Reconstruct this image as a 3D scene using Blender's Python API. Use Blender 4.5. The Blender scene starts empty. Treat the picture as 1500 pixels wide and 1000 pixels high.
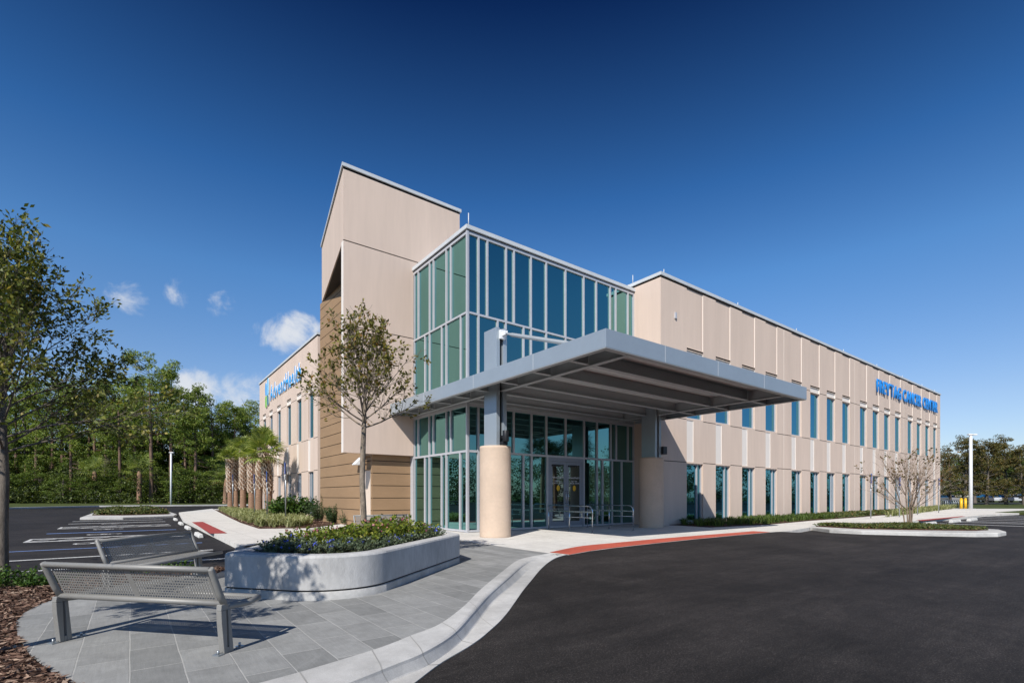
import bpy, bmesh, math, random
import numpy as np
from mathutils import Vector, Matrix

# ------------------------------------------------------------------ basics
scene = bpy.context.scene
COL = scene.collection
R = math.radians
H = 1.30                       # eye height over the plaza
F, CX, HY = 736.0, 750.0, 726.0
TH = math.atan2(970.0, 736.0)
CA, SA = math.cos(TH), math.sin(TH)
ASPH = -0.14

def W(xc, t):                  # metres right of / ahead of the viewpoint -> building axes
    return (xc * SA + t * CA, -xc * CA + t * SA)

def g(px, py, z=0.0):          # survey helper: a sight line meeting a level plane
    t = F * (H - z) / (py - HY)
    return W((px - CX) / F * t, t)

def onY(px, Y):
    d = (px - CX) / F
    t = Y / (SA - CA * d)
    return (CA + SA * d) * t

def onX(px, X):
    d = (px - CX) / F
    t = X / (CA + SA * d)
    return (SA - CA * d) * t

def tag(o, label=None, cat=None, group=None, kind=None):
    if label: o['label'] = label
    if cat: o['category'] = cat
    if group: o['group'] = group
    if kind: o['kind'] = kind
    return o

def empty(name, loc=(0, 0, 0), rz=0.0, label=None, cat=None, group=None):
    o = bpy.data.objects.new(name, None)
    o.empty_display_size = 0.3
    COL.objects.link(o)
    o.location = loc
    o.rotation_euler = (0, 0, rz)
    return tag(o, label, cat, group)

def copy_tree(o, parent=None):
    kids = [c for c in o.children]
    c = o.copy()
    COL.objects.link(c)
    c.parent = parent
    for k in kids:
        copy_tree(k, c)
    return c

class MB:
    """collects faces, then links them as one mesh object"""
    def __init__(s):
        s.v, s.f, s.m = [], [], []
        s.smooth = []
    def face(s, pts, m=0, sm=False):
        n = len(s.v)
        s.v.extend([tuple(p) for p in pts])
        s.f.append(tuple(range(n, n + len(pts))))
        s.m.append(m); s.smooth.append(sm)
    def raw(s, vs, fs, m=0, sm=False):
        n = len(s.v)
        s.v.extend([tuple(p) for p in vs])
        for f in fs:
            s.f.append(tuple(i + n for i in f)); s.m.append(m); s.smooth.append(sm)
    def box(s, a, b, m=0):
        x0, y0, z0 = a; x1, y1, z1 = b
        vs = [(x0,y0,z0),(x1,y0,z0),(x1,y1,z0),(x0,y1,z0),(x0,y0,z1),(x1,y0,z1),(x1,y1,z1),(x0,y1,z1)]
        s.raw(vs, [(3,2,1,0),(4,5,6,7),(0,1,5,4),(1,2,6,5),(2,3,7,6),(3,0,4,7)], m)
    def prism(s, poly, z0, z1, m=0, mtop=None, bottom=True):
        n = len(poly)
        area = sum(poly[i][0]*poly[(i+1)%n][1]-poly[(i+1)%n][0]*poly[i][1] for i in range(n))
        if area < 0: poly = poly[::-1]
        vs = [(p[0], p[1], z0) for p in poly] + [(p[0], p[1], z1) for p in poly]
        b = len(s.v); s.v.extend(vs)
        s.f.append(tuple(b+n+i for i in range(n))); s.m.append(m if mtop is None else mtop); s.smooth.append(False)
        if bottom:
            s.f.append(tuple(b+n-1-i for i in range(n))); s.m.append(m); s.smooth.append(False)
        for i in range(n):
            j = (i+1) % n
            s.f.append((b+i, b+j, b+n+j, b+n+i)); s.m.append(m); s.smooth.append(False)
    def tube(s, pts, rad, n=8, m=0, cap=True, sm=True):
        pts = [Vector(p) for p in pts]
        if not isinstance(rad, (list, tuple)): rad = [rad]*len(pts)
        b = len(s.v)
        ref = None
        for i, p in enumerate(pts):
            d = (pts[min(i+1, len(pts)-1)] - pts[max(i-1, 0)])
            if d.length < 1e-9: d = Vector((0,0,1))
            d.normalize()
            if ref is None:
                ref = d.orthogonal().normalized()
            ref = (ref - d*ref.dot(d))
            if ref.length < 1e-6: ref = d.orthogonal()
            ref.normalize()
            bi = d.cross(ref)
            for k in range(n):
                a = 2*math.pi*k/n
                q = p + (ref*math.cos(a) + bi*math.sin(a))*rad[i]
                s.v.append((q.x, q.y, q.z))
        for i in range(len(pts)-1):
            for k in range(n):
                k2 = (k+1) % n
                s.f.append((b+i*n+k, b+i*n+k2, b+(i+1)*n+k2, b+(i+1)*n+k)); s.m.append(m); s.smooth.append(sm)
        if cap:
            s.f.append(tuple(b+k for k in range(n))[::-1]); s.m.append(m); s.smooth.append(False)
            e = b+(len(pts)-1)*n
            s.f.append(tuple(e+k for k in range(n))); s.m.append(m); s.smooth.append(False)
    def lathe(s, prof, c=(0,0), n=32, m=0, sm=True):
        b = len(s.v)
        for r, z in prof:
            for k in range(n):
                a = 2*math.pi*k/n
                s.v.append((c[0]+r*math.cos(a), c[1]+r*math.sin(a), z))
        for i in range(len(prof)-1):
            for k in range(n):
                k2 = (k+1) % n
                s.f.append((b+i*n+k, b+i*n+k2, b+(i+1)*n+k2, b+(i+1)*n+k)); s.m.append(m); s.smooth.append(sm)
        e = b+(len(prof)-1)*n
        s.f.append(tuple(e+k for k in range(n))); s.m.append(m); s.smooth.append(False)
        s.f.append(tuple(b+k for k in range(n))[::-1]); s.m.append(m); s.smooth.append(False)
    def build(s, name, mats, parent=None, bevel=0, loc=None):
        me = bpy.data.meshes.new(name)
        me.from_pydata(s.v, [], s.f)
        if not isinstance(mats, (list, tuple)): mats = [mats]
        for mt in mats: me.materials.append(mt)
        me.polygons.foreach_set('material_index', s.m)
        me.polygons.foreach_set('use_smooth', s.smooth)
        me.update()
        o = bpy.data.objects.new(name, me)
        COL.objects.link(o)
        if parent is not None: o.parent = parent
        if loc is not None: o.location = loc
        if bevel:
            md = o.modifiers.new('bevel', 'BEVEL')
            md.width = bevel; md.segments = 2; md.limit_method = 'ANGLE'; md.angle_limit = R(40)
        return o

def np_obj(name, V, nper, mat, parent=None, smooth=False):
    """many separate faces of nper corners from an array of corners"""
    V = np.asarray(V, np.float32).reshape(-1, 3)
    nf = len(V)//nper
    me = bpy.data.meshes.new(name)
    me.vertices.add(len(V)); me.vertices.foreach_set('co', V.ravel())
    me.loops.add(len(V)); me.loops.foreach_set('vertex_index', np.arange(len(V), dtype=np.int32))
    me.polygons.add(nf)
    me.polygons.foreach_set('loop_start', np.arange(0, len(V), nper, dtype=np.int32))
    me.polygons.foreach_set('loop_total', np.full(nf, nper, np.int32))
    mats = mat if isinstance(mat, (list, tuple)) else [mat]
    for m_ in mats: me.materials.append(m_)
    me.update(calc_edges=True)
    o = bpy.data.objects.new(name, me)
    COL.objects.link(o)
    if parent is not None: o.parent = parent
    return o

def leaf_cards(P, rng, l, w, up=0.0, D=None):
    """diamond leaves, slightly folded; P (n,3) centres"""
    P = np.asarray(P, float); n = len(P)
    a = rng.normal(size=(n, 3))
    if D is not None: a = a*0.55 + D
    a[:, 2] += up
    a /= np.linalg.norm(a, axis=1, keepdims=True) + 1e-9
    b = rng.normal(size=(n, 3)); b -= a*np.sum(a*b, 1, keepdims=True)
    b /= np.linalg.norm(b, axis=1, keepdims=True) + 1e-9
    s = rng.uniform(.65, 1.25, (n, 1))
    L = a*l*s*.5; B = b*w*s*.5
    return np.stack([P-L, P+B-L*.1, P+L, P-B-L*.1], 1)

# ------------------------------------------------------------------ materials
def new_mat(name):
    m = bpy.data.materials.new(name); m.use_nodes = True
    nt = m.node_tree
    return m, nt, nt.nodes, nt.links, nt.nodes['Principled BSDF']

def ramp(nodes, stops):
    r = nodes.new('ShaderNodeValToRGB')
    els = r.color_ramp.elements
    while len(els) > 1: els.remove(els[-1])
    for i, (p, c) in enumerate(stops):
        e = els[0] if i == 0 else els.new(p)
        e.position = p; e.color = (*c, 1) if len(c) == 3 else c
    return r

def mix(nodes, links, a, b, fac, mode='MIX'):
    mx = nodes.new('ShaderNodeMix'); mx.data_type = 'RGBA'; mx.blend_type = mode
    for sock, val in ((mx.inputs[0], fac), (mx.inputs[6], a), (mx.inputs[7], b)):
        if hasattr(val, 'links'): links.new(val, sock)
        elif isinstance(val, tuple): sock.default_value = (*val, 1)
        else: sock.default_value = val
    return mx.outputs[2]

def noise(nodes, links, co, scale, detail=4, rough=.6, dist=0.0):
    n = nodes.new('ShaderNodeTexNoise')
    n.inputs['Scale'].default_value = scale; n.inputs['Detail'].default_value = detail
    n.inputs['Roughness'].default_value = rough; n.inputs['Distortion'].default_value = dist
    links.new(co, n.inputs['Vector'])
    return n.outputs['Fac']

def coords(nodes, links, kind='Object', scale=(1,1,1), rot=(0,0,0)):
    if kind == 'World':
        src = nodes.new('ShaderNodeNewGeometry').outputs['Position']
    else:
        src = nodes.new('ShaderNodeTexCoord').outputs['Object']
    mp = nodes.new('ShaderNodeMapping')
    mp.inputs['Scale'].default_value = scale; mp.inputs['Rotation'].default_value = rot
    links.new(src, mp.inputs['Vector'])
    return mp.outputs['Vector']

def bump(nodes, links, h, strength, dist, bsdf):
    b = nodes.new('ShaderNodeBump'); b.inputs['Strength'].default_value = strength
    b.inputs['Distance'].default_value = dist
    links.new(h, b.inputs['Height']); links.new(b.outputs['Normal'], bsdf.inputs['Normal'])

def plain(name, col, rough=.6, metal=0.0, var=.12, scale=3.0, bstr=0.0, bscale=80, co='Object', spec=.5, stretch=(1,1,1)):
    m, nt, N, L, B = new_mat(name)
    c = coords(N, L, co, stretch)
    f = noise(N, L, c, scale, 5, .62)
    f2 = noise(N, L, c, scale*9, 3, .6)
    lo = tuple(x*(1-var) for x in col); hi = tuple(min(1, x*(1+var)) for x in col)
    r = ramp(N, [(.3, lo), (.7, hi)]); L.new(f, r.inputs[0])
    r2 = ramp(N, [(.35, (1-var*.6,)*3), (.65, (1.0,)*3)]); L.new(f2, r2.inputs[0])
    L.new(mix(N, L, r.outputs[0], r2.outputs[0], 1.0, 'MULTIPLY'), B.inputs['Base Color'])
    B.inputs['Roughness'].default_value = rough; B.inputs['Metallic'].default_value = metal
    B.inputs['Specular IOR Level'].default_value = spec
    if bstr:
        bump(N, L, noise(N, L, c, bscale, 3, .7), bstr, .01, B)
    return m

def leafmat(name, stops, transl=.35, rough=.5):
    m, nt, N, L, B = new_mat(name)
    geo = N.new('ShaderNodeNewGeometry')
    r = ramp(N, stops); L.new(geo.outputs['Random Per Island'], r.inputs[0])
    L.new(r.outputs[0], B.inputs['Base Color']); B.inputs['Roughness'].default_value = rough
    B.inputs['Specular IOR Level'].default_value = .3
    tr = N.new('ShaderNodeBsdfTranslucent')
    L.new(mix(N, L, r.outputs[0], (1.25, 1.2, .5), 1.0, 'MULTIPLY'), tr.inputs['Color'])
    ms = N.new('ShaderNodeMixShader'); ms.inputs[0].default_value = transl
    out = N['Material Output']
    L.new(B.outputs[0], ms.inputs[1]); L.new(tr.outputs[0], ms.inputs[2]); L.new(ms.outputs[0], out.inputs['Surface'])
    return m

def glass_mat(name, tint, base, f0=.55, wob=.0):
    m, nt, N, L, B = new_mat(name)
    B.inputs['Base Color'].default_value = (*base, 1); B.inputs['Roughness'].default_value = .15
    B.inputs['Specular IOR Level'].default_value = 0.0
    gl = N.new('ShaderNodeBsdfGlossy'); gl.inputs['Color'].default_value = (*tint, 1); gl.inputs['Roughness'].default_value = .004
    lw = N.new('ShaderNodeLayerWeight'); lw.inputs['Blend'].default_value = .5
    mr = N.new('ShaderNodeMapRange'); mr.inputs['From Min'].default_value = .10; mr.inputs['From Max'].default_value = .58
    mr.inputs['To Min'].default_value = f0; mr.inputs['To Max'].default_value = min(1, f0*1.75)
    L.new(lw.outputs['Facing'], mr.inputs['Value'])
    ms = N.new('ShaderNodeMixShader')
    L.new(mr.outputs[0], ms.inputs[0]); L.new(B.outputs[0], ms.inputs[1]); L.new(gl.outputs[0], ms.inputs[2])
    L.new(ms.outputs[0], N['Material Output'].inputs['Surface'])
    if wob:
        c = coords(N, L, 'World', (1, 1, .5))
        b = N.new('ShaderNodeBump'); b.inputs['Strength'].default_value = wob; b.inputs['Distance'].default_value = .02
        L.new(noise(N, L, c, .9, 2, .5), b.inputs['Height']); L.new(b.outputs['Normal'], gl.inputs['Normal'])
    return m

def asphalt_mat(name, col, streak):
    m, nt, N, L, B = new_mat(name)
    c = coords(N, L, 'World')
    cs = coords(N, L, 'World', (.25, 2.2, 1), (0, 0, R(-20)))
    big = noise(N, L, c, .22, 5, .65, .6)
    st = noise(N, L, cs, .9, 6, .7, .4)
    fine = noise(N, L, c, 70, 3, .7)
    mid = noise(N, L, c, 6, 6, .7)
    a = ramp(N, [(.25, tuple(x*.50 for x in col)), (.72, tuple(x*1.5 for x in col))]); L.new(big, a.inputs[0])
    b = ramp(N, [(.3, (.8,)*3), (.75, (1+streak,)*3)]); L.new(st, b.inputs[0])
    d = ramp(N, [(.35, (.4,)*3), (.56, (1.1,)*3), (.68, (4.2,)*3)]); L.new(fine, d.inputs[0])
    e = ramp(N, [(.3, (.8,)*3), (.7, (1.15,)*3)]); L.new(mid, e.inputs[0])
    x = mix(N, L, a.outputs[0], b.outputs[0], 1.0, 'MULTIPLY')
    x = mix(N, L, x, d.outputs[0], .75, 'MULTIPLY')
    x = mix(N, L, x, e.outputs[0], 1.0, 'MULTIPLY')
    dn = noise(N, L, coords(N, L, 'World', (.5, 3.2, 1), (0, 0, R(-24))), 2.4, 9, .78, .6)
    dr = ramp(N, [(.54, (0,)*3), (.80, (.36,)*3)]); L.new(dn, dr.inputs[0])
    x = mix(N, L, x, (.095, .086, .078), dr.outputs[0])
    pt = noise(N, L, c, .55, 7, .7, 1.2)
    pr_ = ramp(N, [(.38, (.74,)*3), (.62, (1.12,)*3)]); L.new(pt, pr_.inputs[0])
    x = mix(N, L, x, pr_.outputs[0], 1.0, 'MULTIPLY')
    L.new(x, B.inputs['Base Color'])
    B.inputs['Roughness'].default_value = .82; B.inputs['Specular IOR Level'].default_value = .25
    bump(N, L, fine, .5, .006, B)
    return m

def concrete_mat(name, col, joint=1.5, stain=.16, bstr=.25):
    m, nt, N, L, B = new_mat(name)
    c = coords(N, L, 'World')
    big = noise(N, L, c, .5, 6, .65, .4); mid = noise(N, L, c, 5, 6, .7); fine = noise(N, L, c, 120, 2, .6)
    a = ramp(N, [(.28, tuple(x*(1-stain) for x in col)), (.7, tuple(min(1, x*(1+stain*.5)) for x in col))]); L.new(big, a.inputs[0])
    b = ramp(N, [(.3, (.86,)*3), (.65, (1.04,)*3)]); L.new(mid, b.inputs[0])
    d = ramp(N, [(.3, (.88,)*3), (.6, (1.04,)*3)]); L.new(fine, d.inputs[0])
    x = mix(N, L, a.outputs[0], b.outputs[0], 1.0, 'MULTIPLY'); x = mix(N, L, x, d.outputs[0], 1.0, 'MULTIPLY')
    if joint:
        br = N.new('ShaderNodeTexBrick'); br.offset = 0.0
        br.inputs['Scale'].default_value = 1.0; br.inputs['Brick Width'].default_value = joint; br.inputs['Row Height'].default_value = joint
        br.inputs['Mortar Size'].default_value = .007; br.inputs['Mortar Smooth'].default_value = .3
        br.inputs['Color1'].default_value = (1, 1, 1, 1); br.inputs['Color2'].default_value = (.965, .965, .96, 1)
        br.inputs['Mortar'].default_value = (.55, .54, .52, 1)
        L.new(c, br.inputs['Vector'])
        x = mix(N, L, x, br.outputs['Color'], 1.0, 'MULTIPLY')
    L.new(x, B.inputs['Base Color'])
    B.inputs['Roughness'].default_value = .85; B.inputs['Specular IOR Level'].default_value = .25
    bump(N, L, fine, bstr, .004, B)
    return m

def paver_mat(name):
    m, nt, N, L, B = new_mat(name)
    c = coords(N, L, 'World', (1, 1, 1), (0, 0, R(90)))
    w = N.new('ShaderNodeTexNoise'); w.inputs['Scale'].default_value = 2.2; w.inputs['Detail'].default_value = 3
    L.new(c, w.inputs['Vector'])
    va = N.new('ShaderNodeVectorMath'); va.operation = 'MULTIPLY_ADD'
    va.inputs[1].default_value = (.016, .016, 0)
    L.new(w.outputs['Color'], va.inputs[0]); L.new(c, va.inputs[2])
    br = N.new('ShaderNodeTexBrick'); br.offset = .43; br.offset_frequency = 2
    br.inputs['Scale'].default_value = 1.0; br.inputs['Brick Width'].default_value = .63; br.inputs['Row Height'].default_value = .33
    br.inputs['Mortar Size'].default_value = .0052; br.inputs['Mortar Smooth'].default_value = .25; br.inputs['Bias'].default_value = -.15
    br.inputs['Color1'].default_value = (.23, .232, .225, 1); br.inputs['Color2'].default_value = (.335, .335, .325, 1)
    br.inputs['Mortar'].default_value = (.40, .395, .375, 1)
    L.new(va.outputs[0], br.inputs['Vector'])
    mid = noise(N, L, c, 3.0, 6, .7, .5)
    cs = coords(N, L, 'World', (14, 1.2, 1))
    grain = noise(N, L, cs, 3, 5, .7)
    fine = noise(N, L, c, 140, 2, .6)
    a = ramp(N, [(.3, (.84,)*3), (.68, (1.12,)*3)]); L.new(mid, a.inputs[0])
    b = ramp(N, [(.3, (.9,)*3), (.7, (1.08,)*3)]); L.new(grain, b.inputs[0])
    d = ramp(N, [(.3, (.86,)*3), (.65, (1.06,)*3)]); L.new(fine, d.inputs[0])
    x = mix(N, L, br.outputs['Color'], a.outputs[0], 1.0, 'MULTIPLY')
    x = mix(N, L, x, b.outputs[0], 1.0, 'MULTIPLY'); x = mix(N, L, x, d.outputs[0], 1.0, 'MULTIPLY')
    dust = ramp(N, [(.55, (0,)*3), (.78, (.55,)*3)]); L.new(noise(N, L, c, 1.1, 7, .75, .8), dust.inputs[0])
    x = mix(N, L, x, (.42, .42, .41), dust.outputs[0])
    L.new(x, B.inputs['Base Color'])
    B.inputs['Roughness'].default_value = .8; B.inputs['Specular IOR Level'].default_value = .3
    iv = N.new('ShaderNodeMath'); iv.operation = 'MULTIPLY_ADD'; iv.inputs[1].default_value = -1.0
    L.new(br.outputs['Fac'], iv.inputs[0])
    sc = N.new('ShaderNodeMath'); sc.operation = 'MULTIPLY'; sc.inputs[1].default_value = .35
    L.new(grain, sc.inputs[0]); L.new(sc.outputs[0], iv.inputs[2])
    bump(N, L, iv.outputs[0], .55, .006, B)
    return m

M = {}
M['beige'] = plain('beige_panel', (.674, .540, .448), .85, 0, .06, .8, .3, 160, 'World', .3, (1, 1, .10))
M['cream'] = plain('cream_and_sunlit_panel', (.78, .72, .66), .85, 0, .03, .6, .15, 160, 'World', .3)  # cream panels, also painted on edges that look bright in the sun
M['tan'] = plain('tan_panel', (.335, .218, .125), .82, 0, .06, .6, .22, 150, 'World', .3, (1, 1, 3))
M['colbeige'] = plain('column_stucco', (.61, .475, .365), .85, 0, .075, 1.2, .35, 120, 'World', .3)
M['darkgap'] = plain('joint_and_shade_dark', (.06, .05, .045), .9)  # dark joints, and shade painted into gaps and recesses
M['alu'] = plain('aluminium_frame', (.50, .51, .54), .42, .12, .04, 2, 0, 80, 'World')
M['coping'] = plain('coping_metal', (.60, .63, .65), .45, .05, .05, 1.5, 0, 80, 'World')
M['canopy'] = plain('canopy_panel', (.36, .41, .45), .30, .30, .04, .8, 0, 80, 'World')
M['canopydk'] = plain('canopy_soffit', (.40, .425, .44), .6, .05, .05, 1, 0, 80, 'World')
M['deck'] = plain('canopy_deck', (.63, .66, .67), .6, .05, .06, 1.5, 0, 80, 'World', .5, (.3, 6, 1))
M['black'] = plain('black_metal', (.012, .012, .014), .45)
M['galv'] = plain('galvanised_steel', (.42, .45, .47), .35, .7, .1, 6)
M['stainless'] = plain('brushed_steel', (.55, .57, .6), .25, .9, .05, 5)
M['doorframe'] = plain('shaded_door_frame', (.27, .30, .35), .4, .2, .04, 2, 0, 80, 'World')  # frame metal darkened: the shade it stands in is in the colour
M['rod'] = plain('rod_paint', (.36, .39, .41), .4, .1, .04, 3)
M['doorbeige'] = plain('side_door_paint', (.70, .58, .47), .6, 0, .03, 2)
M['bench'] = plain('bench_powdercoat', (.265, .26, .245), .5, .15, .05, 8, .1, 200)
M['whitepaint'] = plain('white_paint', (.78, .79, .80), .45, 0, .04, 3)
M['stripe'] = plain('road_paint_white', (.62, .62, .61), .75, 0, .35, 14, 0, 80, 'World')
M['stripeblue'] = plain('road_paint_blue', (.16, .25, .50), .75, 0, .25, 14, 0, 80, 'World')
M['wheelstop'] = plain('wheel_stop_concrete', (.66, .65, .62), .85, 0, .12, 5, .3)
M['yellow'] = plain('yellow_paint', (.80, .47, .02), .45, 0, .06, 3)
M['blue'] = plain('sign_blue', (.008, .25, .74), .42, 0, .02, 3)
M['adblue'] = plain('letter_blue', (.04, .40, .86), .4, 0, .02, 3)
M['adlight'] = plain('petal_light_blue', (.16, .55, .85), .4, 0, .02, 3)
M['adgreen'] = plain('petal_green', (.20, .56, .05), .4, 0, .02, 3)
M['adteal'] = plain('petal_teal', (.01, .18, .24), .4, 0, .02, 3)
M['signwhite'] = plain('sign_white', (.80, .80, .80), .5, 0, .02, 3)
M['signblue'] = plain('parking_sign_blue', (.015, .10, .50), .45, 0, .03, 3)
M['tactile'] = plain('tactile_red', (.54, .105, .062), .75, 0, .22, 1.4, .8, 60, 'World')
M['tactile2'] = plain('tactile_dark_red', (.36, .055, .045), .75, 0, .10, 2.0, .8, 60, 'World')
M['kerb'] = concrete_mat('kerb_concrete', (.57, .56, .54), 0, .32, .5)
M['kerbjoint'] = plain('kerb_joint', (.33, .325, .31), .9)
M['concrete'] = concrete_mat('pavement_concrete', (.72, .69, .64), 1.52, .14)
M['planter'] = plain('planter_plaster', (.50, .495, .485), .85, 0, .2, 1.9, .45, 60, 'Object', .3, (1, 1, .45))
M['plinth'] = plain('planter_plinth', (.46, .455, .44), .88, 0, .2, 2.2, .4, 70, 'Object', .3)
M['paver'] = paver_mat('stone_pavers')
M['asphalt'] = asphalt_mat('asphalt', (.0225, .0195, .0182), .6)
M['grass'] = plain('lawn_grass', (.075, .095, .025), .9, 0, .35, .8, .8, 30, 'World', .2)
M['mulch'] = plain('bark_mulch', (.085, .045, .030), .95, 0, .5, 7, 1.0, 45, 'World', .2)
M['soilred'] = plain('planter_mulch', (.17, .065, .032), .95, 0, .5, 9, 1.0, 60, 'Object', .2)
M['chip'] = leafmat('bark_chip', [(0, (.035, .02, .014)), (.4, (.12, .066, .046)), (.75, (.25, .155, .11)), (1, (.42, .31, .23))], .0, .9)
M['bark'] = plain('grey_bark', (.17, .145, .12), .9, 0, .4, 9, .9, 35, 'Object', .2, (1, 1, .35))
M['barkpale'] = plain('mottled_bark', (.27, .22, .17), .9, 0, .5, 11, .9, 40, 'Object', .2, (1, 1, .45))
M['barkpine'] = plain('pine_bark', (.19, .125, .092), .92, 0, .4, 3, .9, 12, 'Object', .2, (1, 1, .3))
M['barkmyrtle'] = plain('myrtle_bark', (.30, .225, .165), .85, 0, .25, 6, .4, 30, 'Object', .2, (1, 1, .3))
M['palmlow'] = plain('palm_lower_trunk', (.31, .19, .125), .92, 0, .35, 5, .9, 25, 'Object', .2, (1, 1, 2.5))
M['palmboot'] = leafmat('palm_boots', [(0, (.32, .22, .15)), (.4, (.62, .49, .38)), (1, (.82, .72, .60))], 0, .9)
M['glass'] = glass_mat('tinted_glass', (.195, .44, .43), (.004, .010, .012), .58, .03)
M['glasswin'] = glass_mat('window_glass', (.12, .365, .49), (.004, .010, .012), .50, .02)
M['glassdoor'] = glass_mat('door_glass', (.34, .46, .48), (.006, .008, .009), .40, .0)
_k = 1/1.6
SKYRAMP = [(0.0, (1.06*_k, 1.01*_k, 1.10*_k)), (.15, (1.00*_k, 1.02*_k, 1.13*_k)), (.37, (.60*_k, 1.0*_k, 1.30*_k)), (.50, (.28*_k, .68*_k, 1.06*_k)), (.70, (.045*_k, .155*_k, .37*_k)), (1.0, (.04*_k, .12*_k, .28*_k))]
CLOUDS = [(182, 437, 38, 26, .66), (266, 433, 30, 24, .54), (318, 443, 32, 26, .58), (430, 490, 60, 36, 1.2), (500, 505, 70, 30, .9), (294, 568, 44, 32, 1.2), (368, 574, 70, 38, 1.15), (430, 592, 60, 44, 1.0), (258, 594, 32, 24, .7)]
CLOUDCOL = (4.2, 4.35, 4.6)
SKYSTR = .16
EXPOSURE = 0.18
# ------------------------------------------------------------------ ground
strip_in = [g(x, y) for x, y in [(805,808.5),(850,799.5),(900,794.6),(960,789),(1020,784),(1080,779.4),(1103,777.4)]]
strip_out = [g(x, y) for x, y in [(833.6,811.6),(865,806),(900,801.4),(960,794.8),(1020,788.6),(1080,783),(1128,778.8)]]

def seg_dist(p, pts):
    best = 1e9
    for a, b in zip(pts[:-1], pts[1:]):
        ax, ay = a; bx, by = b
        dx, dy = bx-ax, by-ay
        k = max(0, min(1, ((p[0]-ax)*dx+(p[1]-ay)*dy)/(dx*dx+dy*dy)))
        best = min(best, math.hypot(p[0]-ax-k*dx, p[1]-ay-k*dy))
    return best

def az(x, y):
    d = seg_dist((x, y), strip_out)
    k = max(0, min(1, 1-(d-.35)/2.6))
    k = k*k*(3-2*k)
    return ASPH + (abs(ASPH)-.010)*k

def breaks(lo, hi, a, b, fine, coarse):
    out = list(np.arange(lo, a, coarse)) + list(np.arange(a, b, fine)) + list(np.arange(b, hi+coarse, coarse))
    return [float(v) for v in out]

def structure(o): return tag(o, kind='structure')

gm = MB(); gm.face([(-1500,-1500,-.5),(1500,-1500,-.5),(1500,1500,-.5),(-1500,1500,-.5)])
structure(gm.build('ground', M['grass']))
xs = breaks(-140, 160, 4, 30, .4, 8); ys = breaks(-70, 140, 2, 18, .4, 8)
am = MB()
nx = len(xs)
am.raw([(x, y, az(x, y)) for y in ys for x in xs],
       [(j*nx+i, j*nx+i+1, (j+1)*nx+i+1, (j+1)*nx+i) for j in range(len(ys)-1) for i in range(nx-1)], 0, True)
structure(am.build('asphalt', M['asphalt']))

# curves traced on the ground at kerb level
kin = [(190,1045),(285,1023),(380,1000),(470,975),(560,947),(603,930),(644,913.6),(680,887),(704,863),(733,839),(757,821),(776,815.2),(805,810)]
kout = [(205,1092),(302,1066),(400,1038),(490,1008),(574,975),(622,955),(665,928),(692,899),(716,872),(745,846),(767,827),(786,818.5),(812,811.5)]
kbot = [(210,1114),(310,1087),(410,1058),(500,1027),(582,990),(630,969),(673,938),(697,910),(722,879),(750,852),(771,832),(789,822),(816,812)]
gut = [(240,1160),(340,1134),(440,1105),(520,1062),(600,1006),(645,972),(690,945),(716,925),(742,899),(770,860),(790,836),(812,821),(833.6,811.9)]
P_in = [g(x, y, 0) for x, y in kin]
P_out = [g(x, y, -.025) for x, y in kout]
P_bot = [g(x, y, -.11 if i < 9 else -.11+.03*(i-8)) for i, (x, y) in enumerate(kbot)]
P_gut = [g(x, y, ASPH if i < 10 else -.10+.04*(i-10)) for i, (x, y) in enumerate(gut)]

def resample(P, n):
    P = [Vector((p[0], p[1], 0)) for p in P]
    out = []
    m = len(P)
    for k in range(n):
        u = k/(n-1)*(m-1); i = min(int(u), m-2); f = u-i
        p0 = P[max(i-1, 0)]; p1 = P[i]; p2 = P[i+1]; p3 = P[min(i+2, m-1)]
        q = .5*((2*p1)+(p2-p0)*f+(2*p0-5*p1+4*p2-p3)*f*f+(3*p1-p0-3*p2+p3)*f**3)
        out.append((q.x, q.y))
    return out
NK = 81
A_, B_, C_, D_ = (resample(P, NK) for P in (P_in, P_out, P_bot, P_gut))
km = MB()
rows = []
for i in range(NK):
    zb = max(az(*C_[i])+.010, -.128)
    zg = az(*D_[i])+.008
    a, b, c, d = A_[i], B_[i], C_[i], D_[i]
    top = 0.0
    zo = min(-.012, max(zb+.004, -.016)) if zb > -.1 else -.016
    lerp = lambda p, q, f: (p[0]+(q[0]-p[0])*f, p[1]+(q[1]-p[1])*f)
    vert = min(1.0, max(0.0, (-.012-zb)/.10))
    r = [(*a, -.2), (*a, top+.003), (*lerp(a, b, .80), top-.001), (*lerp(a, b, .93), top-.004-.006*vert), (*b, top-.006-.016*vert), (*lerp(b, c, .12), top-.012-.034*vert), (*c, zb+.012*vert), (*lerp(c, d, .06), zb+.002), (*lerp(c, d, .5), (zb+zg)/2), (*d, zg), (*d, -.25)]
    rows.append(r)
nr = len(rows[0])
km.raw([p for r in rows for p in r], [(i*nr+j, i*nr+j+1, (i+1)*nr+j+1, (i+1)*nr+j) for i in range(NK-1) for j in range(nr-1)], 0, False)
for fi in (9.3, 17.6, 25.2, 32.8, 40.5, 48.4):
    i = int(fi); f0 = fi-i
    L_ = math.dist(rows[i][1][:2], rows[i+1][1][:2])
    for k in range(1, nr-2):
        q = []
        for (kk, ff) in ((k, f0), (k+1, f0), (k+1, f0+.012/L_), (k, f0+.012/L_)):
            p0, p1 = rows[i][kk], rows[i+1][kk]
            q.append((p0[0]+(p1[0]-p0[0])*ff, p0[1]+(p1[1]-p0[1])*ff, p0[2]+(p1[2]-p0[2])*ff+.0025))
        km.face(q, 1)
# saw-cut joints across the kerb
structure(km.build('kerb', [M['kerb'], M['kerbjoint']]))

def slab(name, poly, ztop, zbot, mat, bevel=0):
    m = MB(); m.prism(poly, zbot, ztop)
    return structure(m.build(name, mat, bevel=bevel))

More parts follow.
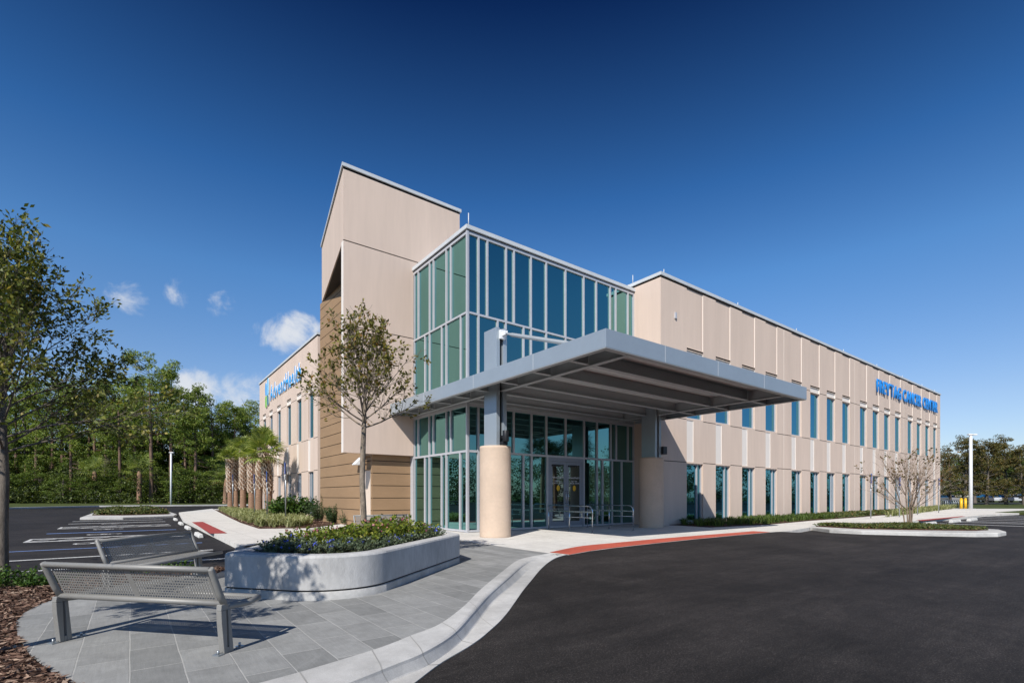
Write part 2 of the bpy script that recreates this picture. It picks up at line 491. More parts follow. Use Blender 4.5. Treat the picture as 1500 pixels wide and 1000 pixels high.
bed_in = [(334,832),(318,839),(270,843),(200,852),(140,860),(95,872),(60,884),(35,897),(23,910),(26,930),(45,958),(80,985),(118,1006),(150,1026),(186,1046)]
plaza_px = [(805,810)] + [(735,800),(671,790.5)]
plaza = A_ + [g(735,800), g(671,790.5), g(600,786), g(480,796), g(345,802)] + [g(x, y) for x, y in bed_in]
slab('paved_plaza', plaza, 0.0, -.3, M['paver'])
conc = ([g(805,809.8), g(833.6,811.6)] + strip_out[1:] +
        [g(1160,776.3), g(1195,770.5), g(1290,766), g(1340,762.4), g(1413,756.6), g(1440,753.5), g(1500,750.6), g(1580,750)] +
        [g(1580,744.6), g(1430,744.6), g(1408,741), (63.5,16.5), (62.6,13.76), (18.6,13.76), (18.6,15.25), (9.6,15.25), (9.6,19.6), (7.9,19.8), (7.9,31.4), (9.1,31.4), (9.1,48.6), (7,56), g(310,744.6), g(262,750), (2.3,33), (2.3,14.2), (2.3,12.9), g(345,801), g(480,795), g(600,785), g(671,789.5), g(735,799)])
slab('pavement', conc, -.004, -.3, M['concrete'])
tm = MB()
n = len(strip_in)
SI, SO = resample(strip_in, 40), resample(strip_out, 40)
tm.raw([(*p, .002) for p in SI] + [(*p, .002) for p in SO] + [(*p, -.03) for p in SO],
       [(i, i+1, 40+i+1, 40+i) for i in range(39)] + [(40+i, 40+i+1, 80+i+1, 80+i) for i in range(39)])
structure(tm.build('tactile_paving', M['tactile']))
tl = MB(); tl.face([(*g(x, y), .002) for x, y in [(281,764.3),(297,763.7),(333,780.5),(308,781.2)]])
structure(tl.build('tactile_paving', M['tactile2']))
tl = MB(); tl.face([(*g(x, y), .002) for x, y in [(1341,761.6),(1408,755.6),(1415,756.1),(1352,762.4)]])
structure(tl.build('tactile_paving', M['tactile2']))

# planting beds
bedl = [(4.06,22.0),(5.8,21.2),(7.74,23.4),(7.74,26.45),(8.9,31.4),(8.9,48.5),(6.2,53), g(312,745), g(335,757), g(352,765)]
slab('planting_bed', bedl, .02, -.2, M['mulch'])
bedr = [(19.2,13.66),(19.3,13.1)] + [g(x, y) for x, y in [(1040,772),(1125,768),(1190,762),(1260,757),(1340,750.3),(1395,745)]] + [(62.5,13.66)]
bedr = [(x, min(y, 13.66)) for x, y in bedr]
slab('planting_bed', bedr, .02, -.2, M['mulch'])
bed_near = [(-500,858),(0,851),(75,848),(150,841),(250,834),(334,829)]
bedn = [g(x, y) for x, y in bed_near] + [g(x, y) for x, y in bed_in] + [W(-1.4, 1.2), W(-9, 1.2)]
slab('planting_bed', bedn, -.012, -.3, M['mulch'])

# traffic islands: concrete kerb slab with a planted top
isl_r = [(1183,770.6),(1215,774.6),(1262,776.8),(1350,778.8),(1430,780.3),(1462,780),(1474,778),(1464,775),(1400,771.5),(1330,768.6),(1250,767.6),(1195,768.4)]
slab('traffic_island', [g(x, y) for x, y in isl_r], .0, -.3, M['kerb'], .03)
top_r = [(1195,771),(1262,774.6),(1350,776.2),(1430,777),(1448,776),(1400,772.6),(1330,769.6),(1250,768.4)]
slab('planting_bed', [g(x, y) for x, y in top_r], .03, -.2, M['mulch'])
isl_l = [(117,757.6),(180,757.2),(255,754.6),(259,752.3),(232,744.8),(205,744.2),(160,744.6),(146,747)]
slab('traffic_island', [g(x, y) for x, y in isl_l], -.0, -.3, M['kerb'], .03)
top_l = [(135,754.5),(180,754.6),(246,753),(250,752),(228,745.6),(205,745.2),(166,745.6)]
slab('planting_bed', [g(x, y) for x, y in top_l], .03, -.2, M['mulch'])
isl_f = [(1458,750.2),(1520,751.5),(1600,752.3),(1600,748),(1500,747.4)]
slab('planting_bed', [g(x, y) for x, y in isl_f], .02, -.2, M['grass'])
# far kerb, lawns
line = [(-400,747.5),(0,743.6),(145,740.5),(335,738.9),(420,738.4)]
L0 = [W((x-CX)/F*t, t) for (x, y) in line for t in [F*H/(y-HY)]]
back = [W((x-CX)/F*t*1.0, t) for (x, y) in line[::-1] for t in [F*H/(y-HY)+.8]]
slab('kerb', L0 + back, .03, -.3, M['kerb'])
lawn = back[::-1] + [W(-120, 420), W(-700, 420)]
slab('lawn', lawn, .02, -.3, M['grass'])
lawnr = [g(1395,744.0), g(1430,744.4), g(1600,744.4), W(500,160), W(500,420), W(40,420), W(60,80)]
slab('lawn', lawnr, .01, -.3, M['grass'])
rd = MB()
rd.face([(*g(x, y, .02), .02) for x, y in [(1380,735.6),(1620,735.6),(1620,737.2),(1380,737.2)]])
structure(rd.build('road', M['asphalt']))

# stall lines on the left car park
pm = MB()
def stripe(a, b, w, m=0, z=.006):
    ax, ay = a; bx, by = b
    d = math.hypot(bx-ax, by-ay); nx_, ny_ = -(by-ay)/d*w/2, (bx-ax)/d*w/2
    zz = ASPH+z
    pm.face([(ax+nx_, ay+ny_, zz), (ax-nx_, ay-ny_, zz), (bx-nx_, by-ny_, zz), (bx+nx_, by+ny_, zz)], m)
def gy(px, py): return g(px, py, ASPH)[1]
XR = 1.55
def isa(x, y, s):
    """accessible-bay pictogram: ring, body and head painted flat"""
    z = ASPH+.006
    for k in range(14):
        a0, a1 = R(-60+k*20), R(-60+(k+1)*20)
        pm.face([(x+s*.34*math.cos(a0), y+s*.34*math.sin(a0), z), (x+s*.34*math.cos(a1), y+s*.34*math.sin(a1), z),
                 (x+s*.25*math.cos(a1), y+s*.25*math.sin(a1), z), (x+s*.25*math.cos(a0), y+s*.25*math.sin(a0), z)])
    pm.face([(x+s*(.66+.11*math.cos(R(k*36))), y+s*.11*math.sin(R(k*36)), z) for k in range(10)])
    stripe((x+s*.55, y+s*.02), (x+s*.12, y+s*.05), .11*s, z=.009)
    stripe((x+s*.14, y), (x+s*.14, y-s*.34), .10*s, z=.012)
    stripe((x+s*.14, y-s*.32), (x-s*.25, y-s*.40), .10*s, z=.015)
    stripe((x+s*.38, y), (x+s*.38, y-s*.25), .08*s, z=.012)
marks = [((0,839.5),0,1.75,-9),((0,822.4),0,1.75,-9),((0,808.8),1,1.75,-9)]
for (px, py), m, x0, x1 in marks:
    y = gy(px, py); stripe((x0, y), (x1, y), .17, m)
aisles = [((34,794.2),(53,789.6)), ((84,774.4),(94,772.0))]
ends = [g(34,794.2,ASPH)[0], g(84,774.4,ASPH)[0]]
for ((a, b), xe) in zip(aisles, ends):
    y0, y1 = gy(*a), gy(*b)
    if y0 > y1: y0, y1 = y1, y0
    for y in (y0, y1): stripe((xe, y), (XR, y), .28, 0)
    for k in range(6):
        xa = xe + k*(XR-xe)/6
        stripe((xa+.05, y0+.08), (xa+(XR-xe)/6, y1-.08), .09, 0)
    stripe((xe+.05, y0), (xe+.05, y1), .1, 0, .010)
for p in [(68,781.6),(100,767.2),(106,763.6)]:
    y = gy(*p); stripe((g(*p, ASPH)[0], y), (XR, y), .30, 1 if p[0] == 68 else 0)
for p in [(127,795.6),(143,782.4),(150,774.9),(160,766.9)]:
    x, y = g(*p, ASPH); isa(x, y, .95)
# right-hand car park
for x in (33.6, 36.4, 38.0, 40.9, 43.8, 46.7, 49.6):
    y1 = 8.35
    pm.face([(x-.15, y1-6.2, ASPH+.006), (x+.15, y1-6.2, ASPH+.006), (x+.15, y1-.6, ASPH+.006), (x-.15, y1-.6, ASPH+.006)], 0)
structure(pm.build('painted_markings', [M['stripe'], M['stripeblue']]))

# bark chips over the near bed (loose ground cover)
rng = np.random.default_rng(5)
def inside(poly, x, y):
    c = False; n = len(poly)
    for i in range(n):
        x1, y1 = poly[i]; x2, y2 = poly[(i+1) % n]
        if (y1 > y) != (y2 > y) and x < (x2-x1)*(y-y1)/(y2-y1)+x1: c = not c
    return c
def scatter(poly, n, rng, box=None):
    xs_ = [p[0] for p in poly]; ys_ = [p[1] for p in poly]
    out = []
    x0, x1, y0, y1 = box or (min(xs_), max(xs_), min(ys_), max(ys_))
    while len(out) < n:
        x, y = rng.uniform(x0, x1), rng.uniform(y0, y1)
        if inside(poly, x, y): out.append((x, y))
    return np.array(out)
near_view = [g(x, y) for x, y in [(-60,1040),(-40,850),(75,849),(200,840),(320,830)]] + [g(x, y) for x, y in bed_in[:13]]
pts = scatter(near_view, 9000, rng)
P = np.c_[pts, rng.uniform(-.006, .022, len(pts))]
V = leaf_cards(P, rng, .085, .03)
V[:, :, 2] = P[:, None, 2] + (V[:, :, 2]-P[:, None, 2])*.35
o = np_obj('bark_chips', V, 4, M['chip']); tag(o, kind='stuff')
pts = scatter(bedl, 3500, rng)
V = leaf_cards(np.c_[pts, rng.uniform(.02, .05, len(pts))], rng, .14, .06)
V[:, :, 2] = .03 + (V[:, :, 2]-.03)*.3
o = np_obj('bark_chips', V, 4, M['chip']); tag(o, kind='stuff')
# ------------------------------------------------------------------ building
XR0, YR0, XR1 = 18.65, 13.71, 62.5
XG, YG = 9.52, 15.18
YT, ZT = 19.42, 14.0
XT = 7.8
XL, YL0, YL1 = 9.0, 31.3, 48.5
ZP = 11.02
bld = empty('medical_building', (12, 20, 0), 0, 'beige two storey medical building with a raised corner tower and blue glass entrance', 'building')
def bpart(mb, name, mats, bevel=0, parent=None):
    """part of the building; its vertices are in world metres"""
    o = mb.build(name, mats, None, bevel)
    p = parent or bld
    o.parent = p
    o.matrix_parent_inverse = Matrix.Translation(-ORG[p.name])
    ORG[o.name] = Vector((0, 0, 0))
    return o
ORG = {bld.name: Vector((12, 20, 0))}
def sub(mb, name, mats, parent, bevel=0):
    o = mb.build(name, mats, None, bevel)
    o.parent = parent
    return o

def facade(mb, O, U, N, L, Z0, Z1, ops):
    """ops: (u0,u1,z0,z1,depth,backmat or None, jambmat)"""
    us = sorted({0.0, L} | {round(o[0], 4) for o in ops} | {round(o[1], 4) for o in ops})
    zs = sorted({Z0, Z1} | {round(o[2], 4) for o in ops} | {round(o[3], 4) for o in ops})
    def P(u, z, d): return (O[0]+U[0]*u-N[0]*d, O[1]+U[1]*u-N[1]*d, z)
    def dom(u, z):
        for o in ops:
            if o[0] < u < o[1] and o[2] < z < o[3]: return True
        return False
    for z0, z1 in zip(zs[:-1], zs[1:]):
        run = None
        for u0, u1 in zip(us[:-1], us[1:]):
            solid = not dom((u0+u1)/2, (z0+z1)/2)
            if solid and run is None: run = u0
            if not solid and run is not None:
                mb.face([P(run, z0, 0), P(u0, z0, 0), P(u0, z1, 0), P(run, z1, 0)], 0); run = None
        if run is not None:
            mb.face([P(run, z0, 0), P(L, z0, 0), P(L, z1, 0), P(run, z1, 0)], 0)
    for (u0, u1, z0, z1, d, bm, jm) in ops:
        mb.face([P(u0, z0, 0), P(u0, z1, 0), P(u0, z1, d), P(u0, z0, d)], jm)
        mb.face([P(u1, z0, 0), P(u1, z1, 0), P(u1, z1, d), P(u1, z0, d)], jm)
        mb.face([P(u0, z0, 0), P(u1, z0, 0), P(u1, z0, d), P(u0, z0, d)], jm)
        mb.face([P(u0, z1, 0), P(u1, z1, 0), P(u1, z1, d), P(u0, z1, d)], jm)
        if bm is not None:
            mb.face([P(u0, z0, d), P(u1, z0, d), P(u1, z1, d), P(u0, z1, d)], bm)

wrnd = random.Random(29)
def window(O, U, N, u0, u1, z0, z1, d, mull=True):
    def bar(m, a0, a1, b0, b1, d0, d1):
        pts = []
        for dd in (d0, d1):
            for (u, z) in ((a0, b0), (a1, b0), (a1, b1), (a0, b1)):
                pts.append((O[0]+U[0]*u-N[0]*dd, O[1]+U[1]*u-N[1]*dd, z))
        m.raw(pts, [(0,1,2,3),(7,6,5,4),(0,4,5,1),(1,5,6,2),(2,6,7,3),(3,7,4,0)])
    f = MB(); w = .055; e = .002
    bar(f, u0+e, u0+w, z0+e, z1-e, d-.06, d+.02); bar(f, u1-w, u1-e, z0+e, z1-e, d-.06, d+.02)
    bar(f, u0+w, u1-w, z0+e, z0+w, d-.06, d+.02); bar(f, u0+w, u1-w, z1-w, z1-e, d-.06, d+.02)
    if mull: bar(f, u1-.40, u1-.34, z0+w, z1-w, d-.06, d+.02)
    fo = bpart(f, 'window', M['alu'])
    p = MB(); q = [d+wrnd.uniform(-.006, .006) for _ in range(3)]; q.append(q[0]+q[2]-q[1])
    pts = [(O[0]+U[0]*u-N[0]*(dd+e), O[1]+U[1]*u-N[1]*(dd+e), z) for e in (0, .01) for (u, z, dd) in ((u0+.02, z0+.02, q[0]), (u1-.02, z0+.02, q[1]), (u1-.02, z1-.02, q[2]), (u0+.02, z1-.02, q[3]))]
    p.raw(pts, [(0,1,2,3),(7,6,5,4),(0,4,5,1),(1,5,6,2),(2,6,7,3),(3,7,4,0)])
    bpart(p, 'pane', M['glasswin'], parent=fo)

# --- long right wing
U, N, O = (1, 0), (0, -1), (XR0, YR0)
wl = [1006,1048.5,1087,1121.5,1159.5,1187,1211.2,1233.9,1259.8,1278.4,1295.2,1311.2,1329.7,1343,1355.5,1367.2]
WU = [onY(p, YR0)-XR0 for p in wl]
ops = []
G = .016
zj = [2.87, 4.86, 7.84]
for i, u in enumerate(WU):
    w = 1.34 if i < 15 else 1.2
    ops.append((u, u+w, .10, 2.82, .15, None, 0))
    ops.append((u, u+w, 4.92, 7.76, .15, None, 0))
    ops.append((u, u+w, 7.80, 8.10, .05, 1, 1))
    ops.append((u, u+w, 8.125, 8.20, .30, 2, 2))  # slot painted near-black, its shade is in the colour
    ops.append((u, u+w, 8.22, 11.015, .032, 0, 1))  # jambs in cream: their sunlit edge is put into the colour
    ops.append((u, u+w*.40, 2.895, 4.835, .02, 1, 1))  # sun-bright splayed spandrel painted as a pale band
edges = [0.0]
for i, u in enumerate(WU):
    w = 1.34 if i < 15 else 1.2
    edges += [u-.02, u+w+.02]
edges.append(XR1-XR0)
for a, b in zip(edges[0::2], edges[1::2]):
    if b-a > .05:
        for z in zj: ops.append((a+.001, b-.001, z-G, z+G, .035, 2, 2))
# light vertical panel joints midway between some windows
for k in (3, 7, 11):
    u = WU[k]+1.34+(WU[k+1]-WU[k]-1.34)*.45
    for z0, z1 in ((.0, 2.84), (2.9, 4.83), (4.89, 7.81), (7.87, 11.0)):
        ops.append((u, u+.03, z0, z1, .025, 1, 1))
m = MB(); facade(m, O, U, N, XR1-XR0, -.2, ZP, ops)
# return wall towards the glass box, and the far gable
m.face([(XR0, YR0, -.2), (XR0, YR0, ZP), (XR0, 16.2, ZP), (XR0, 16.2, -.2)])
m.face([(XR1, YR0, -.2), (XR1, YR0, ZP), (XR1, 48.5, ZP), (XR1, 48.5, -.2)])
m.face([(XR1, 48.5, -.2), (XR1, 48.5, ZP), (XL, 48.5, ZP), (XL, 48.5, -.2)])
bpart(m, 'right_wing_wall', [M['beige'], M['cream'], M['darkgap']])
for i, u in enumerate(WU):
    w = 1.34 if i < 15 else 1.2
    window(O, U, N, u, u+w, .10, 2.82, .15); window(O, U, N, u, u+w, 4.92, 7.76, .15, False)

# --- left wing
O2, U2, N2 = (XL, YL0), (0, 1), (-1, 0)
wr = [459.1, 441.5, 426.1, 411.1, 399.3, 389.4]
WY = [onX(p, XL)-YL0 for p in wr]
ops = []
ee = [0.0]
for u in WY:
    w = 1.15
    ops += [(u, u+w, .10, 2.82, .15, None, 0), (u, u+w, 4.92, 7.76, .15, None, 0), (u, u+w, 7.80, 8.10, .05, 1, 1),
            (u, u+w, 8.125, 8.20, .30, 2, 2), (u+w*.6, u+w, 2.895, 4.835, .02, 1, 1)]  # slot shade and sun-bright spandrel painted here as well
    ee += [u-.02, u+w+.02]
ee.append(YL1-YL0)
for a, b in zip(ee[0::2], ee[1::2]):
    if b-a > .05:
        for z in zj: ops.append((a+.001, b-.001, z-G, z+G, .035, 2, 2))
m = MB(); facade(m, O2, U2, N2, YL1-YL0, -.2, ZP, ops)
m.face([(XL, YL0, -.2), (XL, YL0, ZP), (14, YL0, ZP), (14, YL0, -.2)])
bpart(m, 'left_wing_wall', [M['beige'], M['cream'], M['darkgap']])
for u in WY:
    window(O2, U2, N2, u, u+1.15, .10, 2.82, .15); window(O2, U2, N2, u, u+1.15, 4.92, 7.76, .15, False)

# --- tower: tan lower body
ops = []
step = .508
zt = [0.20 + step*k for k in range(22)]
dy0, dy1, dh = .14, 1.36, 2.38
for z in zt:
    a = dy1+.02 if (z < 2.62) else 0.001
    if z < 11.1: ops.append((a, 6.98, z-.014, z+.014, .04, 1, 1))
ops.append((dy0, dy1, 0.0, dh, .14, 0, 0)); ops.append((dy0, dy1, dh+.02, 2.95, .12, 0, 0))
for z in zt:
    if z < 2.6: ops.append((.001, dy0-.02, z-.014, z+.014, .04, 1, 1))
m = MB(); facade(m, (XT, 19.7), (0, 1), (-1, 0), 6.99, -.2, 11.2, ops)
m.face([(XT, 26.69, -.2), (XT, 26.69, 11.2), (14, 26.69, 11.2), (14, 26.69, -.2)])
ops = [(.03, XG-XT-.01, z-.014, z+.014, .04, 1, 1) for z in zt if z < 2.95]
facade(m, (XT, 19.7), (1, 0), (0, -1), XG-XT+.02, -.2, 3.05, ops)
bpart(m, 'tan_wall', [M['tan'], M['darkgap']])
# side door in the tan wall
d = MB(); d.box((XT+.06, 19.7+dy0+.01, .0), (XT+.11, 19.7+dy1-.01, dh-.01))
do = bpart(d, 'side_door', M['doorbeige'])
f = MB()
for a, b in ((dy0+.005, dy0+.07), (dy1-.07, dy1-.005)): f.box((XT+.02, 19.7+a, 0), (XT+.09, 19.7+b, dh-.004))
bpart(f, 'frame', M['doorbeige'], parent=do)
hnd = MB(); hnd.box((XT+.035, 19.7+dy1-.17, .95), (XT+.06, 19.7+dy1-.12, 1.20)); hnd.tube([(XT+.02, 19.7+dy1-.15, 1.08), (XT+.02, 19.7+dy1-.29, 1.08)], .012)
bpart(hnd, 'handle', M['stainless'], parent=do)
# wall light over the door
l = MB()
pr = [(0,0),(.30,-.30),(.30,-.34),(0,-.34)]
ya, yb = 20.75, 21.15
l.raw([(XT-.002-q[0], y, 2.95+q[1]) for y in (ya, yb) for q in pr], [(0,1,2,3),(7,6,5,4),(0,4,5,1),(1,5,6,2),(2,6,7,3),(3,7,4,0)])
bpart(l, 'wall_light', M['whitepaint'], .01)

# --- tower: front plate
pl0, pl1 = 6.55, 11.78
ops = [(.001, pl1-pl0-.001, 7.93-G, 7.93+G, .035, 1, 1)]
m = MB(); facade(m, (pl0, YT), (1, 0), (0, -1), pl1-pl0, 2.99, 11.18, ops)
m.face([(pl0, YT, 2.99), (pl0, YT+.24, 2.99), (pl0, YT+.24, 11.18), (pl0, YT, 11.18)], 2)  # edge painted paler than the panel for the sun on it
m.face([(pl0, YT, 2.99), (pl1, YT, 2.99), (pl1, YT+.24, 2.99), (pl0, YT+.24, 2.99)])
m.face([(pl0, YT+.24, 2.99), (pl0, YT+.24, 11.18), (XT, YT+.24, 11.18), (XT, YT+.24, 2.99)])
bpart(m, 'tower_front_panel', [M['beige'], M['darkgap'], M['cream']])
# --- tower: upper angled volume
m = MB(); up = [(pl0, YT), (pl1, YT), (pl1, 27.0), (XT, 26.4)]
m.prism(up, 11.22, ZT)
m.prism([(pl0+.05, YT+.05), (pl1-.05, YT+.05), (pl1-.05, 26.8), (XT+.05, 26.3)], 11.17, 11.22, 1)
m.face([(XT, 19.7, 10.9), (14, 19.7, 10.9), (14, 26.6, 10.9), (XT, 26.6, 10.9)], 0)
bpart(m, 'tower_upper_wall', [M['beige'], M['darkgap']])

def coping(name, pts, z, h=.15, o=.05, closed=True, w=.35, mat='coping'):
    """metal cap following a closed outline (counter-clockwise)"""
    n = len(pts); off = []
    for i in range(n):
        a, b, c = Vector(pts[i-1]), Vector(pts[i]), Vector(pts[(i+1) % n])
        d1, d2 = (b-a).normalized(), (c-b).normalized()
        n1, n2 = Vector((d1.y, -d1.x)), Vector((d2.y, -d2.x))
        nn = (n1+n2); k = nn.length_squared/2
        off.append(b + nn*o/(k if k > .1 else 1))
    m = MB()
    m.prism([(p.x, p.y) for p in off], z+.03, z+h)
    m.prism([tuple(b) for b in pts], z-.05, z+.028, 1)  # dark band: shade under the cap put into the colour
    return bpart(m, name, [M[mat], M['darkgap']])
inset = lambda pts, o: pts
coping('roof_coping', up, ZT, .16, .06)
coping('roof_coping', [(XR0, YR0), (XR1, YR0), (XR1, 48.5), (XL, 48.5), (XL, YL0), (12.5, YL0), (12.5, 15.7), (XR0, 15.7)], ZP, .17, .06)
# --- glass box
coping('roof_coping', [(XG, YG), (XR0-.001, YG), (XR0-.001, 18.0), (pl1+.3, 18.0), (pl1+.3, YT-.02), (XG, YT-.02)], 10.74, .17, .07)
Pm = 'alu'
prnd = random.Random(17)
def curtain(O, U, N, rows, name, skip=None):
    """rows: (z0,z1,[u edges]); one frame mesh and its panes"""
    fm = MB(); panes = []
    def bar(m, a0, a1, b0, b1, d0, d1):
        pts = []
        for dd in (d0, d1):
            for (u, z) in ((a0, b0), (a1, b0), (a1, b1), (a0, b1)):
                pts.append((O[0]+U[0]*u-N[0]*dd, O[1]+U[1]*u-N[1]*dd, z))
        m.raw(pts, [(0,1,2,3),(7,6,5,4),(0,4,5,1),(1,5,6,2),(2,6,7,3),(3,7,4,0)])
    hw = .036
    ue = max(r[2][-1] for r in rows)
    for k, (z0, z1, us) in enumerate(rows):
        for u in us:
            bar(fm, u-hw, u+hw, z0, z1, -.012, .10)
        for a, b in zip(us[:-1], us[1:]):
            if skip and skip(k, a, b): continue
            pm_ = MB(); q = [.05+prnd.uniform(-.0035, .0035) for _ in range(3)]; q.append(q[0]+q[2]-q[1])
            a0, b0 = a+hw-.01, b-hw+.01
            pts = [(O[0]+U[0]*u-N[0]*(dd+e), O[1]+U[1]*u-N[1]*(dd+e), z) for e in (0, .012) for (u, z, dd) in ((a0, z0-.01, q[0]), (b0, z0-.01, q[1]), (b0, z1+.01, q[2]), (a0, z1+.01, q[3]))]
            pm_.raw(pts, [(0,1,2,3),(7,6,5,4),(0,4,5,1),(1,5,6,2),(2,6,7,3),(3,7,4,0)]); panes.append(pm_)
    zl = [r[0] for r in rows] + [rows[-1][1]]
    for k, (z0, z1, us) in enumerate(rows):
        zb = z0-.07 if k == 0 else rows[k-1][1]
        bar(fm, us[0]-hw, us[-1]+hw, zb, z0, -.010, .10)
    bar(fm, rows[-1][2][0]-hw, rows[-1][2][-1]+hw, rows[-1][1], rows[-1][1]+.10, -.010, .10)
    fo = bpart(fm, name, M[Pm])
    for p in panes: bpart(p, 'pane', M['glass'], parent=fo)
    return fo
fx = lambda L: [onY(p, YG)-XG for p in L]
last = XR0-XG-.04
rows = [(.08, 2.86, [.04]+fx([701,712,729,767,779,802])+[onY(855.5, YG)-XG]+fx([875,883,897,911])+[last]),
        (2.94, 4.50, [.04]+fx([701,714,729,741,752.7,779,800.7,829,856,875,895,903,920])+[last]),
        (4.62, 7.80, [.04]+fx([701,729,741,767,778,800.3,828.6,855.2,873.7,894.1,902.2,919.9])+[last]),
        (7.87, 10.62, [.04]+fx([701,714,741.5,753,777.9,800.3,828.6,855.2,873.7,894.1,902.2,919.9])+[last])]
dx0, dx1 = onY(802, YG)-XG, onY(855.5, YG)-XG
front = curtain((XG, YG), (1, 0), (0, -1), rows, 'front_curtain_wall', skip=lambda k, a, b: k == 0 and a > dx0-.02 and b < dx1+.02)
fy = lambda L: [onX(p, XG)-YG for p in L]
lend = YT-YG-.04
rows = [(.08, 2.86, [.04]+fx([])+fy([673.5,653.5,646.5,628.5,622])+[lend]),
        (2.94, 4.50, [.04]+fy([660,653.5,634.5,628.5,612.5])+[lend]),
        (4.62, 7.80, [.04]+fy([674.5,653.5,646.8,629,622.4])+[lend]),
        (7.87, 10.62, [.04]+fy([660,653.5,634.7,629,612.6])+[lend])]
curtain((XG, YG), (0, 1), (-1, 0), rows, 'side_curtain_wall')
cp = MB(); cp.box((XG-.012, YT-.03, -.02), (XG+.10, YT-.003, 10.70)); cp.box((XG-.012, YT-.002, -.02), (XG+.10, 19.72, 2.985)); bpart(cp, 'end_post', M['alu'])
cp = MB(); cp.box((XG-.03, YG-.03, .0), (XG+.045, YG+.045, 10.72)); bpart(cp, 'corner_post', M['alu'])

# entrance doors
dz = 2.80
X0, X1 = XG+dx0+.04, XG+dx1-.04
fr = MB()
fr.box((X0, YG-.02, 0), (X0+.09, YG+.10, dz)); fr.box((X1-.09, YG-.02, 0), (X1, YG+.10, dz)); fr.box((X0+.09, YG-.02, dz-.09), (X1-.09, YG+.10, dz))
fr.box((X0, YG-.01, dz+.002), (X1, YG+.09, 2.86))
ent = bpart(fr, 'entrance_frame', M['doorframe'])
xm = (X0+X1)/2
def text_mesh(s, size, ext, off=0.0):
    cu = bpy.data.curves.new('lettering', 'FONT'); cu.body = s; cu.size = size; cu.extrude = ext; cu.offset = off
    cu.resolution_u = 3; cu.align_x = 'LEFT'
    ob = bpy.data.objects.new('lettering', cu); COL.objects.link(ob)
    dg = bpy.context.evaluated_depsgraph_get()
    me = bpy.data.meshes.new_from_object(ob.evaluated_get(dg))
    bpy.data.objects.remove(ob); bpy.data.curves.remove(cu)
    return me
for (a, b) in ((X0+.095, xm-.006), (xm+.006, X1-.095)):
    d = MB(); y0, y1 = YG-.005, YG+.045; s = .13
    d.box((a, y0, .01), (a+s, y1, dz-.10)); d.box((b-s, y0, .01), (b, y1, dz-.10))
    d.box((a+s, y0, .01), (b-s, y1, .26)); d.box((a+s, y0, dz-.22), (b-s, y1, dz-.10))
    leaf = bpart(d, 'entrance_door', M['doorframe'])
    p = MB(); p.box((a+s-.01, YG+.012, .25), (b-s+.01, YG+.022, dz-.21)); bpart(p, 'pane', M['glassdoor'], parent=leaf)
    c = MB(); c.box((a+s*.6, YG-.06, dz-.30), (a+s+.42, YG-.01, dz-.235)); bpart(c, 'door_closer', M['black'], parent=leaf)
    hx = b-.06 if b < xm+.01 else a+.06
    h_ = MB(); h_.tube([(hx, YG-.01, 1.0), (hx, YG-.07, 1.0), (hx, YG-.07, 1.5), (hx, YG-.01, 1.5)], .016); bpart(h_, 'handle', M['stainless'], parent=leaf)
    mid = (a+b)/2
    st = MB(); st.raw([(mid+.09*math.cos(R(k*20)), YG-.002, 1.62+.12*math.sin(R(k*20))) for k in range(18)], [tuple(range(18))])
    bpart(st, 'round_sticker', M['yellow'], parent=leaf)
    for txt, size, z in (('AdventHealth', .115, 2.02), ('FREYTAG', .085, 1.88), ('CANCER CENTER', .075, 1.80)):
        me = text_mesh(txt, size, .001); me.materials.append(M['signwhite'])
        o = bpy.data.objects.new('lettering', me); COL.objects.link(o)
        xs_ = [v.co.x for v in me.vertices]; wdt = max(xs_)
        o.parent = leaf
        o.location = (mid-wdt/2, YG+.008, z); o.rotation_euler = (R(90), 0, 0)
# flat roofs and the mass behind the glazing
m = MB()
m.face([(12.4, 15.8, 10.8), (XR1-.1, 15.8, 10.8), (XR1-.1, 48.4, 10.8), (12.4, 48.4, 10.8)])
m.face([(XG+.1, YG+.12, 10.7), (XR0-.05, YG+.12, 10.7), (XR0-.05, 19.4, 10.7), (XG+.1, 19.4, 10.7)])
m.face([(XR0+.1, YR0+.1, 10.85), (XR1-.1, YR0+.1, 10.85), (XR1-.1, 16, 10.85), (XR0+.1, 16, 10.85)])
bpart(m, 'roof', M['deck'])
# lightning rods along the parapet
for x, y, z, h in [(XG+.12, YG+.1, 10.9, .52), (XR0+.5, YR0+.2, ZP+.17, .32), (XR0+.05, 15.3, ZP+.17, .42)] + [(x, YR0+.2, ZP+.17, .3) for x in (25.5, 32.3, 39.5, 46, 52, 57.5, 61.5)]:
    t_ = MB(); t_.tube([(x, y, z-.02), (x, y, z+h)], .018, 6); bpart(t_, 'lightning_rod', M['coping'])
sm_ = MB(); sm_.box((XR0+1.0, YR0-.06, 9.35), (XR0+1.12, YR0-.002, 9.62)); bpart(sm_, 'wall_vent', M['alu'])

